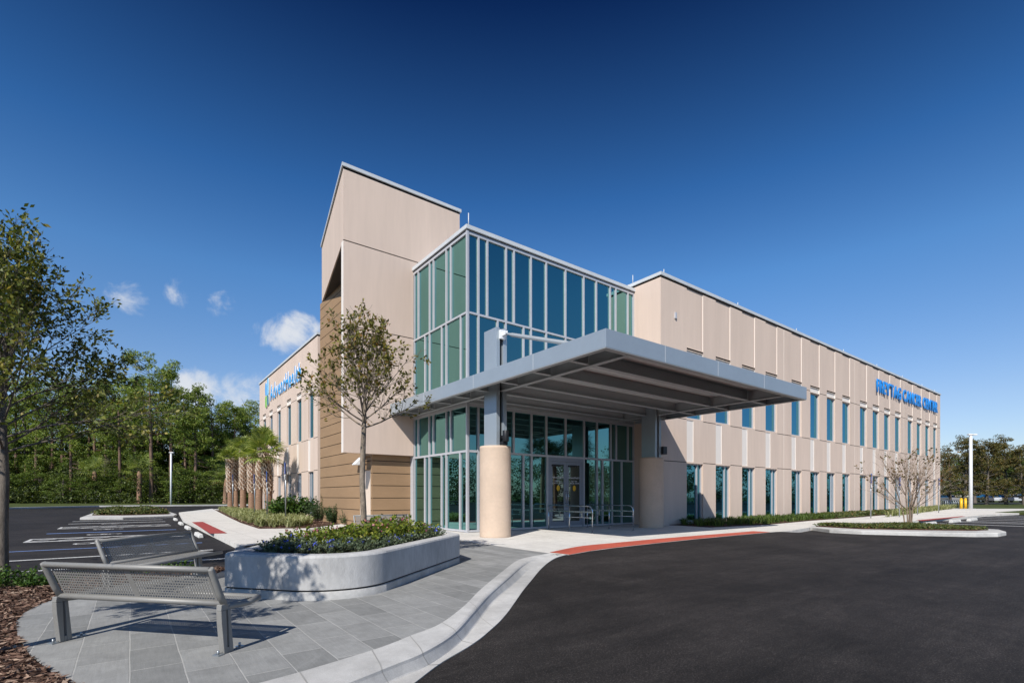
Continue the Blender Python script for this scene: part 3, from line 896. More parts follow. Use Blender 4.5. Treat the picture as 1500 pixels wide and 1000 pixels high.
# ------------------------------------------------------------------ lettering signs
def sign(name, label, text, O, X, Nn, size, width, face_m, side_m, ext, thick, stand, logo=False):
    """raised letters on studs; O is the left end of the baseline"""
    root = empty(name, O, 0, label, 'sign')
    u = 0.0
    meshes = []
    for ch in text:
        if ch == ' ': u += .34*size; meshes.append(None); continue
        me = text_mesh(ch, size, ext, thick)
        x = [v.co.x for v in me.vertices]; x0, x1 = min(x), max(x)
        meshes.append((me, u-x0)); u += (x1-x0)+.115*size
    start = 0.0
    k = (width)/u
    for it in meshes:
        if it is None: continue
        me, du = it
        for v in me.vertices:
            v.co.x = (v.co.x+du)*k
        me.materials.append(face_m); me.materials.append(side_m)
        me.update()
        for p in me.polygons: p.material_index = 0 if p.normal.z > .5 else 1
        o = bpy.data.objects.new('letter', me); COL.objects.link(o); o.parent = root
        mt = Matrix(((X[0], 0, Nn[0], 0), (X[1], 0, Nn[1], 0), (0, 1, 0, 0), (0, 0, 0, 1)))
        o.matrix_local = mt @ Matrix.Translation((0, 0, stand+ext))
    return root
e_ = .09
x0 = onY(1283, YR0)
sign('facade_sign', 'blue raised capital letters high on the long beige facade', 'FREYTAG CANCER CENTER', (x0, YR0, 9.22), (1, 0), (0, -1), 1.36, onY(1372.5, YR0)-x0, M['blue'], M['blue'], .035, .030, .04)
y0, y1 = onX(390, XL), onX(443.5, XL)
ylog = 1.75
ad = sign('facade_sign', 'pale blue raised lettering with a petal emblem on the left wing of the building', 'AdventHealth', (XL, y0-ylog, 8.98), (0, -1), (-1, 0), 1.66, (y0-ylog)-y1, M['adblue'], M['signwhite'], .020, .046, .03)
def petal(cx, cz, w, h, cut, mat):
    """rounded petal of the emblem"""
    pts = []
    for k in range(24):
        a = 2*math.pi*k/24
        x = math.copysign(abs(math.cos(a))**.55, math.cos(a))*w/2; z = math.copysign(abs(math.sin(a))**.55, math.sin(a))*h/2
        if cut(x, z): x, z = math.copysign(w/2, x), math.copysign(h/2, z)
        pts.append((x+cx, z+cz))
    m = MB(); n = len(pts)
    vs = [(-.03, -p[0], p[1]*1.12) for p in pts] + [(-.08, -p[0], p[1]*1.12) for p in pts]
    m.raw(vs, [tuple(range(n, 2*n))] , 0)
    m.raw(vs, [(i, (i+1) % n, n+(i+1) % n, n+i) for i in range(n)], 1)
    o = m.build('emblem_petal', [mat, M['signwhite']], ad)
    o.location = (0, 0, 0)
petal(-1.45, 1.02, .62, .95, lambda x, z: x > 0 and z < 0, M['adblue'])
petal(-.72, 1.10, .62, 1.25, lambda x, z: x < 0 and z < 0, M['adlight'])
petal(-1.45, .08, .62, .85, lambda x, z: x > 0 and z > 0, M['adgreen'])
petal(-.72, .12, .62, .75, lambda x, z: x < 0 and z > 0, M['adteal'])

# ------------------------------------------------------------------ entrance canopy
can = empty('entrance_canopy', (13, 12, 0), 0, 'grey metal entrance canopy on two stout round columns', 'canopy')
ORG[can.name] = Vector((13, 12, 0))
CX0, CX1, CY0, CY1, CZ0, CZ1 = 8.44, 18.57, 7.66, 19.36, 4.62, 5.04
def cpart(mb, name, mats, bevel=0, parent=None): return bpart(mb, name, mats, bevel, parent or can)
fa = MB()
th = .09
fa.box((CX0, CY0, CZ0), (CX1, CY0+th, CZ1)); fa.box((CX0, CY0+th+.001, CZ0), (CX0+th, CY1, CZ1)); fa.box((CX1-th, CY0+th+.001, CZ0), (CX1, YG-.2, CZ1))
fa.box((CX0+th, CY1-th, CZ0), (XG-.12, CY1, CZ1))
cpart(fa, 'fascia', [M['canopy']], .006)
# joints in the fascia cladding: narrow recessed cover strips standing proud
jt = MB()
for x in (10.6, 13.0, 15.6): jt.box((x, CY0-.004, CZ0+.004), (x+.012, CY0-.0005, CZ1-.004))
for y in (10.2, 13.1, 16.4): jt.box((CX0-.004, y, CZ0+.004), (CX0-.0005, y+.012, CZ1-.004))
cpart(jt, 'cover_strip', M['coping'])
dk = MB(); dk.box((CX0+th, CY0+th, CZ1-.07), (CX1-th, YG-.16, CZ1-.03)); dk.box((CX0+th, YG-.16, CZ1-.07), (XG-.12, CY1-th, CZ1-.03))
cpart(dk, 'deck', M['deck'])
def ibeam(mb, a, b, z0, z1, w=.16, tf=.022, tw=.03):
    a, b = Vector(a), Vector(b); d = (b-a).normalized(); n = Vector((-d.y, d.x))
    def bx(off0, off1, za, zb):
        pts = [a+n*off0, a+n*off1, b+n*off1, b+n*off0]
        mb.raw([(p.x, p.y, z) for z in (za, zb) for p in pts], [(0,1,2,3),(7,6,5,4),(0,4,5,1),(1,5,6,2),(2,6,7,3),(3,7,4,0)])
    bx(-w/2, w/2, z0, z0+tf); bx(-tw/2, tw/2, z0+tf, z1)
gx0, gx1 = 9.36, 17.24
for x, ye in ((gx0, CY1-th-.01), (gx1, YG-.25)):
    b_ = MB(); ibeam(b_, (x, CY0+th+.003), (x, ye), CZ0-.02, CZ1-.075); cpart(b_, 'girder', M['canopydk'])
for y in (9.03, 10.46, 11.94, 13.3, 14.55):
    b_ = MB(); ibeam(b_, (gx0+.09, y), (gx1-.09, y), CZ0+.005, CZ1-.072, .18); cpart(b_, 'cross_beam', M['canopydk'])
for y in (9.03, 10.46, 11.94, 13.3, 14.6, 15.9, 17.2, 18.5):
    b_ = MB(); ibeam(b_, (CX0+th+.003, y), (gx0-.09, y), CZ0+.01, CZ1-.074, .12); cpart(b_, 'outrigger', M['canopydk'])
for y in (9.03, 10.46, 11.94, 13.3, 14.55):
    b_ = MB(); ibeam(b_, (gx1+.09, y), (CX1-th-.003, y), CZ0+.01, CZ1-.074, .12); cpart(b_, 'outrigger', M['canopydk'])
lip = MB()
lip.box((CX0+.005, CY0+.005, CZ0-.016), (CX1-.005, CY0+.17, CZ0-.002)); lip.box((CX0+.005, CY0+.171, CZ0-.016), (CX0+.16, CY1-.02, CZ0-.002)); lip.box((CX1-.16, CY0+.171, CZ0-.016), (CX1-.005, YG-.2, CZ0-.002))
cpart(lip, 'soffit_lip', M['canopydk'])
for cx_, fl in ((9.30, -.33), (17.24, .34)):
    cy_ = 13.14
    d = MB(); d.lathe([(.50, -.05), (.50, .05), (.50, 2.80), (.50, 2.855)], (cx_, cy_), 64); d.lathe([(.50, 2.855), (.49, 2.876), (.2, 2.885)], (cx_, cy_), 64, 0, False)
    col_ = cpart(d, 'column', M['colbeige'])
    for s in (-1, 1):
        p = MB(); xa = cx_+s*.065; xb = cx_+s*.205
        p.box((min(xa, xb), cy_-.34, 2.87), (max(xa, xb), cy_+.34, 6.58))
        cpart(p, 'post_plate', M['canopy'], .008, col_)
    p = MB(); p.box((cx_-.06, cy_-.24, 2.88), (cx_+.06, cy_+.24, 6.40)); cpart(p, 'dark_gap_fill', M['black'], 0, col_)  # black fill in the dark gap between the two plates
    fl_ = MB(); fxx = cx_+.30
    if fl < 0: fl_.tube([(cx_+.03, cy_-.52, 3.0), (cx_+.03, cy_-.52, 3.34)], .10, 14); fl_.box((cx_-.02, cy_-.42, 3.1), (cx_+.08, cy_-.24, 3.2)); fl_.box((cx_-.07, cy_-.50, 2.895), (cx_+.13, cy_-.36, 3.0))
    else: fl_.box((cx_+.20, cy_-.45, 3.02), (cx_+.46, cy_-.15, 3.34)); fl_.box((cx_+.19, cy_-.30, 3.1), (cx_+.215, cy_-.05, 3.2))
    cpart(fl_, 'floodlight', M['black'], .01, col_)
    br = MB(); br.box((cx_-.10, cy_-.43, 6.22), (cx_+.10, cy_-.335, 6.5)); br.box((cx_-.05, cy_-.60, 6.30), (cx_-.03, cy_-.43, 6.44)); br.box((cx_+.03, cy_-.60, 6.30), (cx_+.05, cy_-.43, 6.44))
    cpart(br, 'bracket', M['whitepaint'], .006, col_)
    tr = MB(); tr.tube([(cx_, cy_-.52, 6.37), (cx_, cy_-.75, 6.28), (cx_, cy_-.9, 6.22), (cx_, 9.3, 5.20), (cx_, 8.95, 5.06)], [.03, .035, .060, .060, .035], 14)
    cpart(tr, 'tie_rod', M['rod'], 0, col_)
# spandrel behind the canopy where it meets the glazing
sp = MB(); sp.box((gx0+.2, YG-.15, CZ0-.02), (CX1-.1, YG-.02, CZ1-.075)); cpart(sp, 'wall_channel', M['canopydk'])
# ------------------------------------------------------------------ benches
def perforated(mb, corners, nx, nz, hole=.5, edge=(.02, .02)):
    """a sheet with square punched holes; corners = bl, br, tr, tl"""
    bl, br, tr, tl = (Vector(c) for c in corners)
    def P(u, v): return (bl*(1-u)+br*u)*(1-v) + (tl*(1-u)+tr*u)*v
    ex, ez = edge
    for (a0, a1, b0, b1) in ((0,1,0,ez),(0,1,1-ez,1),(0,ex,ez,1-ez),(1-ex,1,ez,1-ez)):
        mb.face([P(a0,b0),P(a1,b0),P(a1,b1),P(a0,b1)])
    du, dv = (1-2*ex)/nx, (1-2*ez)/nz
    n0 = len(mb.v)
    h = hole/2
    for j in range(nz):
        for i in range(nx):
            u0, v0 = ex+i*du, ez+j*dv
            if nx > 20 and abs((u0+du/2)-.5) < .012:
                mb.face([P(u0,v0),P(u0+du,v0),P(u0+du,v0+dv),P(u0,v0+dv)]); continue
            o = [(u0,v0),(u0+du,v0),(u0+du,v0+dv),(u0,v0+dv)]
            c = (u0+du/2, v0+dv/2)
            q = [(c[0]+(-h if k in (0,3) else h)*du, c[1]+(-h if k in (0,1) else h)*dv) for k in range(4)]
            for k in range(4):
                k2 = (k+1) % 4
                mb.face([P(*o[k]), P(*o[k2]), P(*q[k2]), P(*q[k])])

def make_bench(label, loc, rz, L=1.68):
    root = empty('park_bench', loc, rz, label, 'bench', 'perforated metal benches')
    mt = M['bench']; h = L/2
    bk = MB()
    perforated(bk, [(-h+.05, .012, .425), (h-.05, .012, .425), (h-.05, -.105, .69), (-h+.05, -.105, .69)], 60, 10, .60, (.012, .05))
    b = bk.build('backrest', mt, root)
    md = b.modifiers.new('sheet', 'SOLIDIFY'); md.thickness = .004
    for nm, y, z, r in (('top_rail', -.118, .708, .024), ('bottom_rail', .010, .412, .024)):
        t = MB(); t.tube([(-h+.01, y, z), (h-.01, y, z)], r, 12); t.build(nm, mt, b)
    st = MB()
    perforated(st, [(-h+.05, .05, .402), (h-.05, .05, .402), (h-.05, .42, .388), (-h+.05, .42, .388)], 60, 14, .56, (.012, .03))
    s_ = st.build('seat', mt, root); md = s_.modifiers.new('sheet', 'SOLIDIFY'); md.thickness = .004
    t = MB(); t.tube([(-h+.01, .435, .385), (h-.01, .435, .385)], .026, 12); t.build('front_rail', mt, s_)
    for sx in (-1, 1):
        x = sx*h
        # tapered leg plate with a slot, built as a frame
        lg = MB(); w = .05
        def plate(poly, x0, x1): 
            n = len(poly); vs = [(x0, *p) for p in poly]+[(x1, *p) for p in poly]
            lg.raw(vs, [tuple(range(n))[::-1], tuple(range(n, 2*n))]+[(i, (i+1) % n, n+(i+1) % n, n+i) for i in range(n)])
        rear = [(-.005,0),(.034,0),(.026,.12),(.022,.26),(.016,.36),(-.040,.36),(-.034,.26),(-.018,.12)]
        front = [(.056,0),(.100,0),(.086,.12),(.072,.26),(.062,.36),(.034,.36),(.042,.26),(.049,.12)]
        plate(rear, x-w/2, x+w/2); plate(front, x-w/2, x+w/2)
        plate([(.0345,0),(.0555,0),(.052,.05),(.032,.05)], x-w/2+.001, x+w/2-.001)
        plate([(-.041,.361),(.063,.361),(.06,.41),(-.035,.41)], x-w/2+.001, x+w/2-.001)
        lo = lg.build('leg', mt, root, .004)
        bo = MB()
        for y in (-.045, .195): bo.box((x-.03, y-.03, 0), (x+.03, y+.03, .012)); bo.tube([(x, y, .012), (x, y, .04)], .010, 8)
        bo.build('anchor_bolt', M['galv'], lo)
        am_ = MB()
        am_.tube([(x, .02, .40), (x, -.03, .50), (x, -.08, .62), (x, -.118, .708), (x, -.126, .722)], [.027, .027, .026, .025, .022], 10)
        am_.build('back_arm', mt, root)
        sa = MB(); sa.tube([(x, .045, .385), (x, .12, .375), (x, .30, .362), (x, .435, .385)], [.028, .026, .024, .026], 10)
        sa.build('seat_arm', mt, root)
    return root
def bench_at(a, b, label):
    """a, b: left and right ends of the back line seen from behind, metres right / ahead"""
    A = Vector(W(*a)); B = Vector(W(*b)); c = (A+B)/2; d = B-A
    return make_bench(label, (c.x, c.y, 0), math.atan2(d.y, d.x))
bench_at((-4.03, 4.47), (-2.39, 4.14), 'grey perforated metal bench on the pavers in the foreground, seen from behind')
bench_at((-5.16, 8.22), (-5.30, 6.56), 'grey perforated metal bench facing the planter with its back to the car park')
bench_at((-3.25, 15.75), (-4.62, 14.85), 'pale metal bench standing near the tan wall behind the planter')

# ------------------------------------------------------------------ planter
def fillet(poly, rads, seg=10):
    out = []; n = len(poly)
    for i in range(n):
        a, b, c = Vector(poly[i-1]), Vector(poly[i]), Vector(poly[(i+1) % n])
        r = rads[i]; d1 = (a-b).normalized(); d2 = (c-b).normalized()
        ang = math.acos(max(-1, min(1, d1.dot(d2)))); t = r/math.tan(ang/2)
        p1, p2 = b+d1*t, b+d2*t
        cen = b+(d1+d2).normalized()*(r/math.sin(ang/2))
        a1 = math.atan2(*(p1-cen).yx); a2 = math.atan2(*(p2-cen).yx)
        da = (a2-a1+math.pi) % (2*math.pi)-math.pi
        for k in range(seg+1):
            aa = a1+da*k/seg; out.append((cen.x+r*math.cos(aa), cen.y+r*math.sin(aa)))
    return out
def shrink(poly, d):
    n = len(poly); out = []
    for i in range(n):
        a, b, c = Vector(poly[i-1]), Vector(poly[i]), Vector(poly[(i+1) % n])
        d1, d2 = (b-a), (c-b)
        if d1.length < 1e-7: d1 = d2
        if d2.length < 1e-7: d2 = d1
        d1 = d1.normalized(); d2 = d2.normalized()
        nn = Vector((-d1.y, d1.x))+Vector((-d2.y, d2.x)); nn.normalize()
        out.append((b.x+nn.x*d, b.y+nn.y*d))
    return out
pl = [W(-3.78, 6.52), W(-1.92, 6.05), W(-1.01, 9.86), W(-1.75, 11.5), W(-4.15, 10.9)]
area = sum(pl[i][0]*pl[(i+1) % 5][1]-pl[(i+1) % 5][0]*pl[i][1] for i in range(5))
if area < 0: pl = pl[::-1]; rr = [.5, .9, .25, .8, .25]
else: rr = [.22, .85, .30, .8, .5]
out = fillet(pl, rr)
pc = Vector((sum(p[0] for p in pl)/5, sum(p[1] for p in pl)/5))
loc = [(p[0]-pc.x, p[1]-pc.y) for p in out]
plant = empty('raised_planter', (pc.x, pc.y, 0), 0, 'pale grey plastered planter with rounded corners on the pavers', 'planter')
HP = .56
def ring(mb, rings, m=0, sm=True):
    n = len(rings[0])
    mb.raw([p for r in rings for p in r], [(k*n+i, k*n+(i+1) % n, (k+1)*n+(i+1) % n, (k+1)*n+i) for k in range(len(rings)-1) for i in range(n)], m, sm)
    for k in range(len(rings)-1):
        for i in range(n):
            if math.dist(rings[0][i], rings[0][(i+1) % n]) > .3: mb.smooth[len(mb.smooth)-(len(rings)-1)*n+k*n+i] = False
def at_z(poly, z): return [(p[0], p[1], z) for p in poly]
w = MB()
i0 = shrink(loc, .012); i1 = shrink(loc, .04); i2 = shrink(loc, .20); i3 = shrink(loc, .235)
w2 = shrink(loc, .03)
ring(w, [at_z(w2, .118), at_z(loc, .128)])
ring(w, [at_z(loc, .128), at_z(loc, HP-.035)])
ring(w, [at_z(loc, HP-.035), at_z(i0, HP-.012), at_z(i1, HP)])
ring(w, [at_z(i1, HP), at_z(i2, HP)])
ring(w, [at_z(i2, HP), at_z(i3, HP-.025), at_z(i3, .3)])
w.build('planter_wall', M['planter'], plant)
b = MB(); ring(b, [at_z(loc, -.05), at_z(loc, .095), at_z(shrink(loc, .02), .104)]); b.build('plinth', M['plinth'], plant)
b = MB(); ring(b, [at_z(shrink(loc, .035), .06), at_z(shrink(loc, .035), .135)]); b.build('shadow_gap', M['darkgap'], plant)  # recess lined near-black, its shade painted in
soilp = shrink(loc, .225)
b = MB(); b.face(at_z(soilp, HP-.075)); b.build('planter_soil', M['soilred'], plant)
SZ = HP-.075
soilw = [(p[0]+pc.x, p[1]+pc.y) for p in soilp]
rng = np.random.default_rng(11)
pts = scatter(soilw, 2600, rng)
V = leaf_cards(np.c_[pts, rng.uniform(SZ, SZ+.02, len(pts))], rng, .05, .018)
V[:, :, 2] = SZ+.006+(V[:, :, 2]-SZ)*.4
M['chipred'] = leafmat('red_bark_chip', [(0, (.06, .022, .012)), (.5, (.17, .065, .032)), (1, (.30, .14, .075))], 0, .9)
o = np_obj('bark_chips', V, 4, M['chipred']); tag(o, kind='stuff')

# ------------------------------------------------------------------ planter plants
M['bluleaf'] = leafmat('blue_daze_leaf', [(0, (.045, .07, .035)), (.5, (.10, .135, .075)), (1, (.19, .225, .14))], .2)
M['pinkleaf'] = leafmat('bright_leaf', [(0, (.05, .085, .012)), (.5, (.14, .19, .022)), (.85, (.26, .30, .04)), (1, (.37, .34, .07))], .33)
M['bluflower'] = leafmat('blue_petal', [(0, (.05, .08, .50)), (1, (.13, .17, .80))], .25)
M['pinkflower'] = leafmat('pink_petal', [(0, (.40, .06, .17)), (.7, (.62, .20, .32)), (1, (.62, .36, .22))], .25)
M['stem'] = plain('green_stem', (.06, .06, .03), .8)
def dome(n, r, h, rng, hollow=.35):
    a = rng.uniform(0, 2*np.pi, n); u = rng.uniform(hollow, 1, n)**.6; el = rng.uniform(.02, 1, n)
    ph = np.arccos(1-el)
    lump = 1+.22*np.sin(a*3+rng.uniform(0, 6))+.15*np.sin(a*5+rng.uniform(0, 6))
    x = r*u*np.sin(ph)*np.cos(a)*lump; y = r*u*np.sin(ph)*np.sin(a)*lump; z = h*u*np.cos(ph)*(1+.25*np.sin(a*2+1))
    return np.c_[x, y, np.maximum(z, .01)]
def sprigs(n, r, h, rng, per, ll, wl, up=.6):
    """upright shoots carrying leaves"""
    P, D, tips = [], [], []
    for _ in range(n):
        a = rng.uniform(0, 2*np.pi); q = r*.55*math.sqrt(rng.uniform()); lean = rng.uniform(.1, 1.0)*r
        b = np.array([q*math.cos(a), q*math.sin(a), 0]); t = b+np.array([lean*math.cos(a), lean*math.sin(a), h*rng.uniform(.55, 1.1)*(1-.45*(q+lean)/(1.6*r))])
        for k in range(per):
            f = rng.uniform(.12, 1); p = b+(t-b)*f
            d = rng.normal(size=3); d[2] = abs(d[2])*up+.15; d /= np.linalg.norm(d)
            P.append(p+d*ll*.45); D.append(d)
        tips.append(t)
    return np.array(P), np.array(D), np.array(tips)
def make_shrub(seed, name, label, cat, group, r, h, n, per, ll, wl, lm, fm=None, nf=0, fs=.03, loc=(0,0,0)):
    rng = np.random.default_rng(seed)
    root = empty(name, loc, 0, label, cat, group)
    P, D, T = sprigs(n, r, h, rng, per, ll, wl)
    np_obj('leaves', leaf_cards(P, rng, ll, wl, 0, D*1.2), 4, lm, root)
    st = MB()
    for t in T[::3]: st.tube([(t[0]*.3, t[1]*.3, 0), tuple(t*.98)], [.006, .003], 4, cap=False)
    st.build('stems', M['stem'], root)
    if fm:
        q = T[rng.choice(len(T), min(nf, len(T)), False)]
        F_ = np.repeat(q, 5, 0)+rng.normal(size=(len(q)*5, 3))*fs*.35+[0, 0, fs*.3]
        np_obj('flowers', leaf_cards(F_, rng, fs, fs*.8), 4, fm, root)
    return root
# front row along the rim, back row behind
def along(poly, n, off):
    P = shrink(poly, off); out = []
    d = [0]
    for i in range(len(P)): d.append(d[-1]+math.dist(P[i], P[(i+1) % len(P)]))
    for k in range(n):
        s = d[-1]*k/n; i = max(j for j in range(len(P)) if d[j] <= s+1e-9); f = (s-d[i])/(d[i+1]-d[i]+1e-9)
        a, b = P[i], P[(i+1) % len(P)]; out.append((a[0]+(b[0]-a[0])*f, a[1]+(b[1]-a[1])*f))
    return out
rnd = random.Random(4)
blue = [make_shrub(20+k, 'blue_flowering_plant', 'x', 'plant', 'blue flowering plants in the planter', .23, .25, 54, 16, .042, .022, M['bluleaf'], M['bluflower'], 4, .030) for k in range(4)]
pink = [make_shrub(40+k, 'pink_flowering_shrub', 'x', 'shrub', 'pink flowering shrubs in the planter', .33, .42, 52, 15, .062, .036, M['pinkleaf'], M['pinkflower'], 6, .032) for k in range(4)]
camp = lambda p: (p[0]*SA-p[1]*CA, p[0]*CA+p[1]*SA)
def place(protos, pts, labels, smin=.85, smax=1.15):
    used = 0
    for i, (x, y) in enumerate(pts):
        o = protos[i] if i < len(protos) else copy_tree(protos[i % len(protos)])
        o.location = (x, y, SZ); o.rotation_euler = (0, 0, rnd.uniform(0, 6.28)); s = rnd.uniform(smin, smax); o.scale = (s, s, s*rnd.uniform(.9, 1.1))
        o['label'] = labels(i)
bl_c = [(-3.30,7.02),(-3.02,7.0),(-3.2,7.4),(-2.72,6.95),(-2.44,6.95),(-2.22,7.08),(-2.12,7.38),(-2.02,7.72),(-1.94,8.06),(-1.86,8.40),(-1.77,8.74),(-1.69,9.06),(-1.60,9.38),(-1.54,9.70),(-2.42,7.25),(-2.72,7.25),(-1.70,10.0),(-3.45,7.35)]
place(blue, [W(*p) for p in bl_c], lambda i: 'low grey green plant with small blue flowers along the near rim of the planter')
pk_c = [(-3.0,7.65),(-2.65,7.65),(-2.35,7.7),(-2.3,8.05),(-2.55,8.05),(-3.0,8.1),(-3.35,7.9),(-2.15,8.5),(-2.45,8.55),(-2.05,8.95),(-2.3,9.1),(-1.85,9.4),(-2.2,9.6),(-1.8,9.85),(-2.15,10.1),(-2.75,8.6),(-3.2,8.6),(-2.75,9.1),(-2.6,9.9)]
place(pink, [W(*p) for p in pk_c], lambda i: 'bright green shrub with pink flowers in the middle of the planter', .75, 1.2)

# ------------------------------------------------------------------ trees
M['leafL'] = leafmat('dark_oval_leaf', [(0, (.045, .062, .012)), (.5, (.13, .165, .03)), (.85, (.27, .28, .065)), (1, (.38, .31, .09))], .3)
M['leafP'] = leafmat('olive_leaf', [(0, (.07, .075, .016)), (.5, (.18, .18, .038)), (.82, (.29, .25, .06)), (1, (.30, .15, .05))], .3)
M['leafM'] = leafmat('myrtle_leaf', [(0, (.06, .06, .015)), (.5, (.16, .13, .03)), (1, (.20, .07, .02))], .3)
def grow(mb, tips, rng, p, d, L, r, level, P):
    """one limb: wobbling tube with children; collects leafing twigs"""
    segs = P['segs'][level]
    pts = [p.copy()]; dirs = [d.copy()]
    for k in range(segs):
        d = d + Vector(rng.normal(size=3))*P['wob'][level] + Vector((0, 0, P['trop'][level]))
        d.normalize(); p = p + d*(L/segs); pts.append(p.copy()); dirs.append(d.copy())
    rad = [max(r*(1-.75*k/segs), .0022) for k in range(segs+1)]
    mb.tube(pts, rad, 7 if level == 0 else (5 if level == 1 else 4), cap=False)
    if level == P['depth']:
        tips.append((pts, dirs)); return
    n = P['kids'][level]
    for k in range(n):
        f = P['from'][level] + (1-P['from'][level])*(k+rng.uniform(0, 1))/n
        i = min(int(f*segs), segs-1); q = pts[i].lerp(pts[i+1], f*segs-i); dd = dirs[i+1]
        a = dd.orthogonal().normalized(); a.rotate(Matrix.Rotation(rng.uniform(0, 6.283), 3, dd))
        ang = R(rng.uniform(*P['ang'][level]))
        nd = (dd*math.cos(ang)+a*math.sin(ang)).normalized()
        grow(mb, tips, rng, q, nd, L*rng.uniform(*P['len'][level])*(1-.35*f), rad[i]*.62, level+1, P)
    tips.append((pts[-3:], dirs[-3:]))
def make_tree(name, label, loc, seed, stems, P, bark, leaf, per, ll, wl, keep=1.0, spread=.03, cat='tree', drop=None, group=None):
    rng = np.random.default_rng(seed)
    root = empty(name, loc, 0, label, cat, group)
    tips = []
    tr = MB()
    crown_b = MB()
    for (pts, rads, prim) in stems:
        tr.tube(pts, rads, 10, cap=False)
        for (q, d, L, r) in prim:
            grow(crown_b, tips, rng, Vector(q), Vector(d).normalized(), L, r, 0, P)
    tr.build('trunk', bark, root)
    crown_b.build('branches', bark, root)
    C, D = [], []
    for pts, dirs in tips:
        if rng.uniform() > keep: continue
        for _ in range(per):
            u = rng.uniform(.1, 1)*(len(pts)-1); i = min(int(u), len(pts)-2)
            q = pts[i].lerp(pts[i+1], u-i)
            if drop and drop(q, rng): continue
            v = rng.normal(size=3); v = v/np.linalg.norm(v)*.8+np.array(dirs[i]); v /= np.linalg.norm(v)
            C.append(np.array(q)+v*ll*.5+rng.normal(size=3)*spread); D.append(v)
    V = leaf_cards(np.array(C), rng, ll, wl, 0, np.array(D)*1.4)
    np_obj('leaves', V, 4, leaf, root)
    return root
def primaries(rng, p0, p1, n, L, r, tilt=(20, 65), lf=lambda f: 1.0):
    out = []
    for k in range(n):
        f = (k+rng.uniform(0, 1))/n
        q = Vector(p0).lerp(Vector(p1), f)
        az_ = k*2.39996+rng.uniform(-.3, .3); t = R(tilt[1]+(tilt[0]-tilt[1])*f+rng.uniform(-6, 6))
        out.append((q, (math.sin(t)*math.cos(az_), math.sin(t)*math.sin(az_), math.cos(t)), L*lf(f)*rng.uniform(.85, 1.12), r*(1-.5*f)))
    return out
rg = np.random.default_rng(3)
PT = dict(segs=[7,5,4], wob=[.06,.10,.14], trop=[.05,.05,.03], depth=2, kids=[8,5], **{'from':[.22,.25]}, ang=[(18,48),(20,55)], len=[(.34,.55),(.40,.65)])
x, y = W(-2.83, 9.55)
prim = primaries(rg, (.0,0,2.10), (.03,-.02,2.85), 26, 1.22, .018, (10, 66), lambda f: 1.0+.06*f)
trunk = ([(0,0,0),(.01,0,.5),(-.015,.01,1.1),(.0,0,1.75),(.02,-.01,2.3),(.03,-.02,2.9)], [.070,.055,.051,.049,.040,.022], prim)
make_tree('young_tree', 'slender young tree with mottled trunk and thin leaves growing in the planter', (x, y, SZ), 8, [trunk], PT, M['barkpale'], M['leafP'], 8, .078, .042, .55, .02,
          drop=lambda q, r: r.uniform() > .10+.36*max(0, (q.z-2.1))+.25*math.hypot(q.x, q.y))
# left foreground tree, broad crown reaching over the bed
rg = np.random.default_rng(9)
x, y = W(-8.22, 8.1)
PL = dict(segs=[8,5,4], wob=[.07,.10,.14], trop=[.012,.03,.02], depth=2, kids=[11,6], **{'from':[.2,.2]}, ang=[(20,55),(20,60)], len=[(.32,.55),(.38,.62)])
prim = primaries(rg, (0,0,1.95), (.05,0,3.7), 32, 1.95, .020, (8, 68), lambda f: 1.05-.22*f)
trunk = ([(0,0,-.05),(.0,.01,.8),(.02,0,1.6),(.0,.01,2.6),(.05,0,3.9)], [.085,.074,.068,.05,.024], prim)
make_tree('broad_leaf_tree', 'leafy tree with a grey trunk in the bark bed at the far left', (x, y, -.01), 12, [trunk], PL, M['bark'], M['leafL'], 8, .082, .040, .85, .035)
# a second one of the row, out of frame, whose shade falls across the planter and the pavers
rg = np.random.default_rng(19)
x, y = W(-4.75, 2.85)
prim = primaries(rg, (0,0,2.75), (.05,0,3.6), 16, 1.2, .03, (10, 78), lambda f: 1.0-.2*f)
trunk = ([(0,0,-.05),(.0,.01,.8),(.02,0,1.6),(.0,.01,2.6),(.05,0,3.7)], [.085,.08,.07,.05,.03], prim)
make_tree('broad_leaf_tree', 'leafy tree of the same row beside the paved plaza near the viewer', (x, y, -.01), 15, [trunk], PL, M['bark'], M['leafL'], 8, .085, .045, .7, .03)
# crape myrtle on the island to the right
rg = np.random.default_rng(21)
PM = dict(segs=[8,6,5], wob=[.05,.07,.10], trop=[.03,.03,.02], depth=2, kids=[9,5], **{'from':[.10,.2]}, ang=[(14,38),(16,42)], len=[(.45,.70),(.42,.66)])
x, y = g(1331, 771.2)
def myrtle(seed, spread=1.0):
    rg = np.random.default_rng(seed); stems = []
    for k in range(7):
        a = k*.9+rg.uniform(-.2, .2); b = (.05+.10*rg.uniform())
        p0 = (b*math.cos(a), b*math.sin(a), -.05); p1 = (b*1.7*math.cos(a), b*1.7*math.sin(a), .9); p2 = (b*3.0*math.cos(a), b*3.0*math.sin(a), 1.7)
        prim = [(p1, (math.cos(a)*.9, math.sin(a)*.9, .8), 2.35, .020), (p2, (math.cos(a+.8)*.5, math.sin(a+.8)*.5, 1.2), 2.0, .017), (p2, (math.cos(a-.9)*.62, math.sin(a-.9)*.62, .95), 2.2, .017)]
        stems.append(([p0, ((p0[0]+p1[0])/2+.02, (p0[1]+p1[1])/2, .45), p1, p2], [.036,.031,.028,.022], prim))
    return stems
make_tree('bare_tree', 'multi stemmed bare tree with a few leaves on the planted island', (x, y, .03), 31, myrtle(21), PM, M['barkmyrtle'], M['leafM'], 5, .13, .075, .09, .03).scale = (.80, .80, .76)

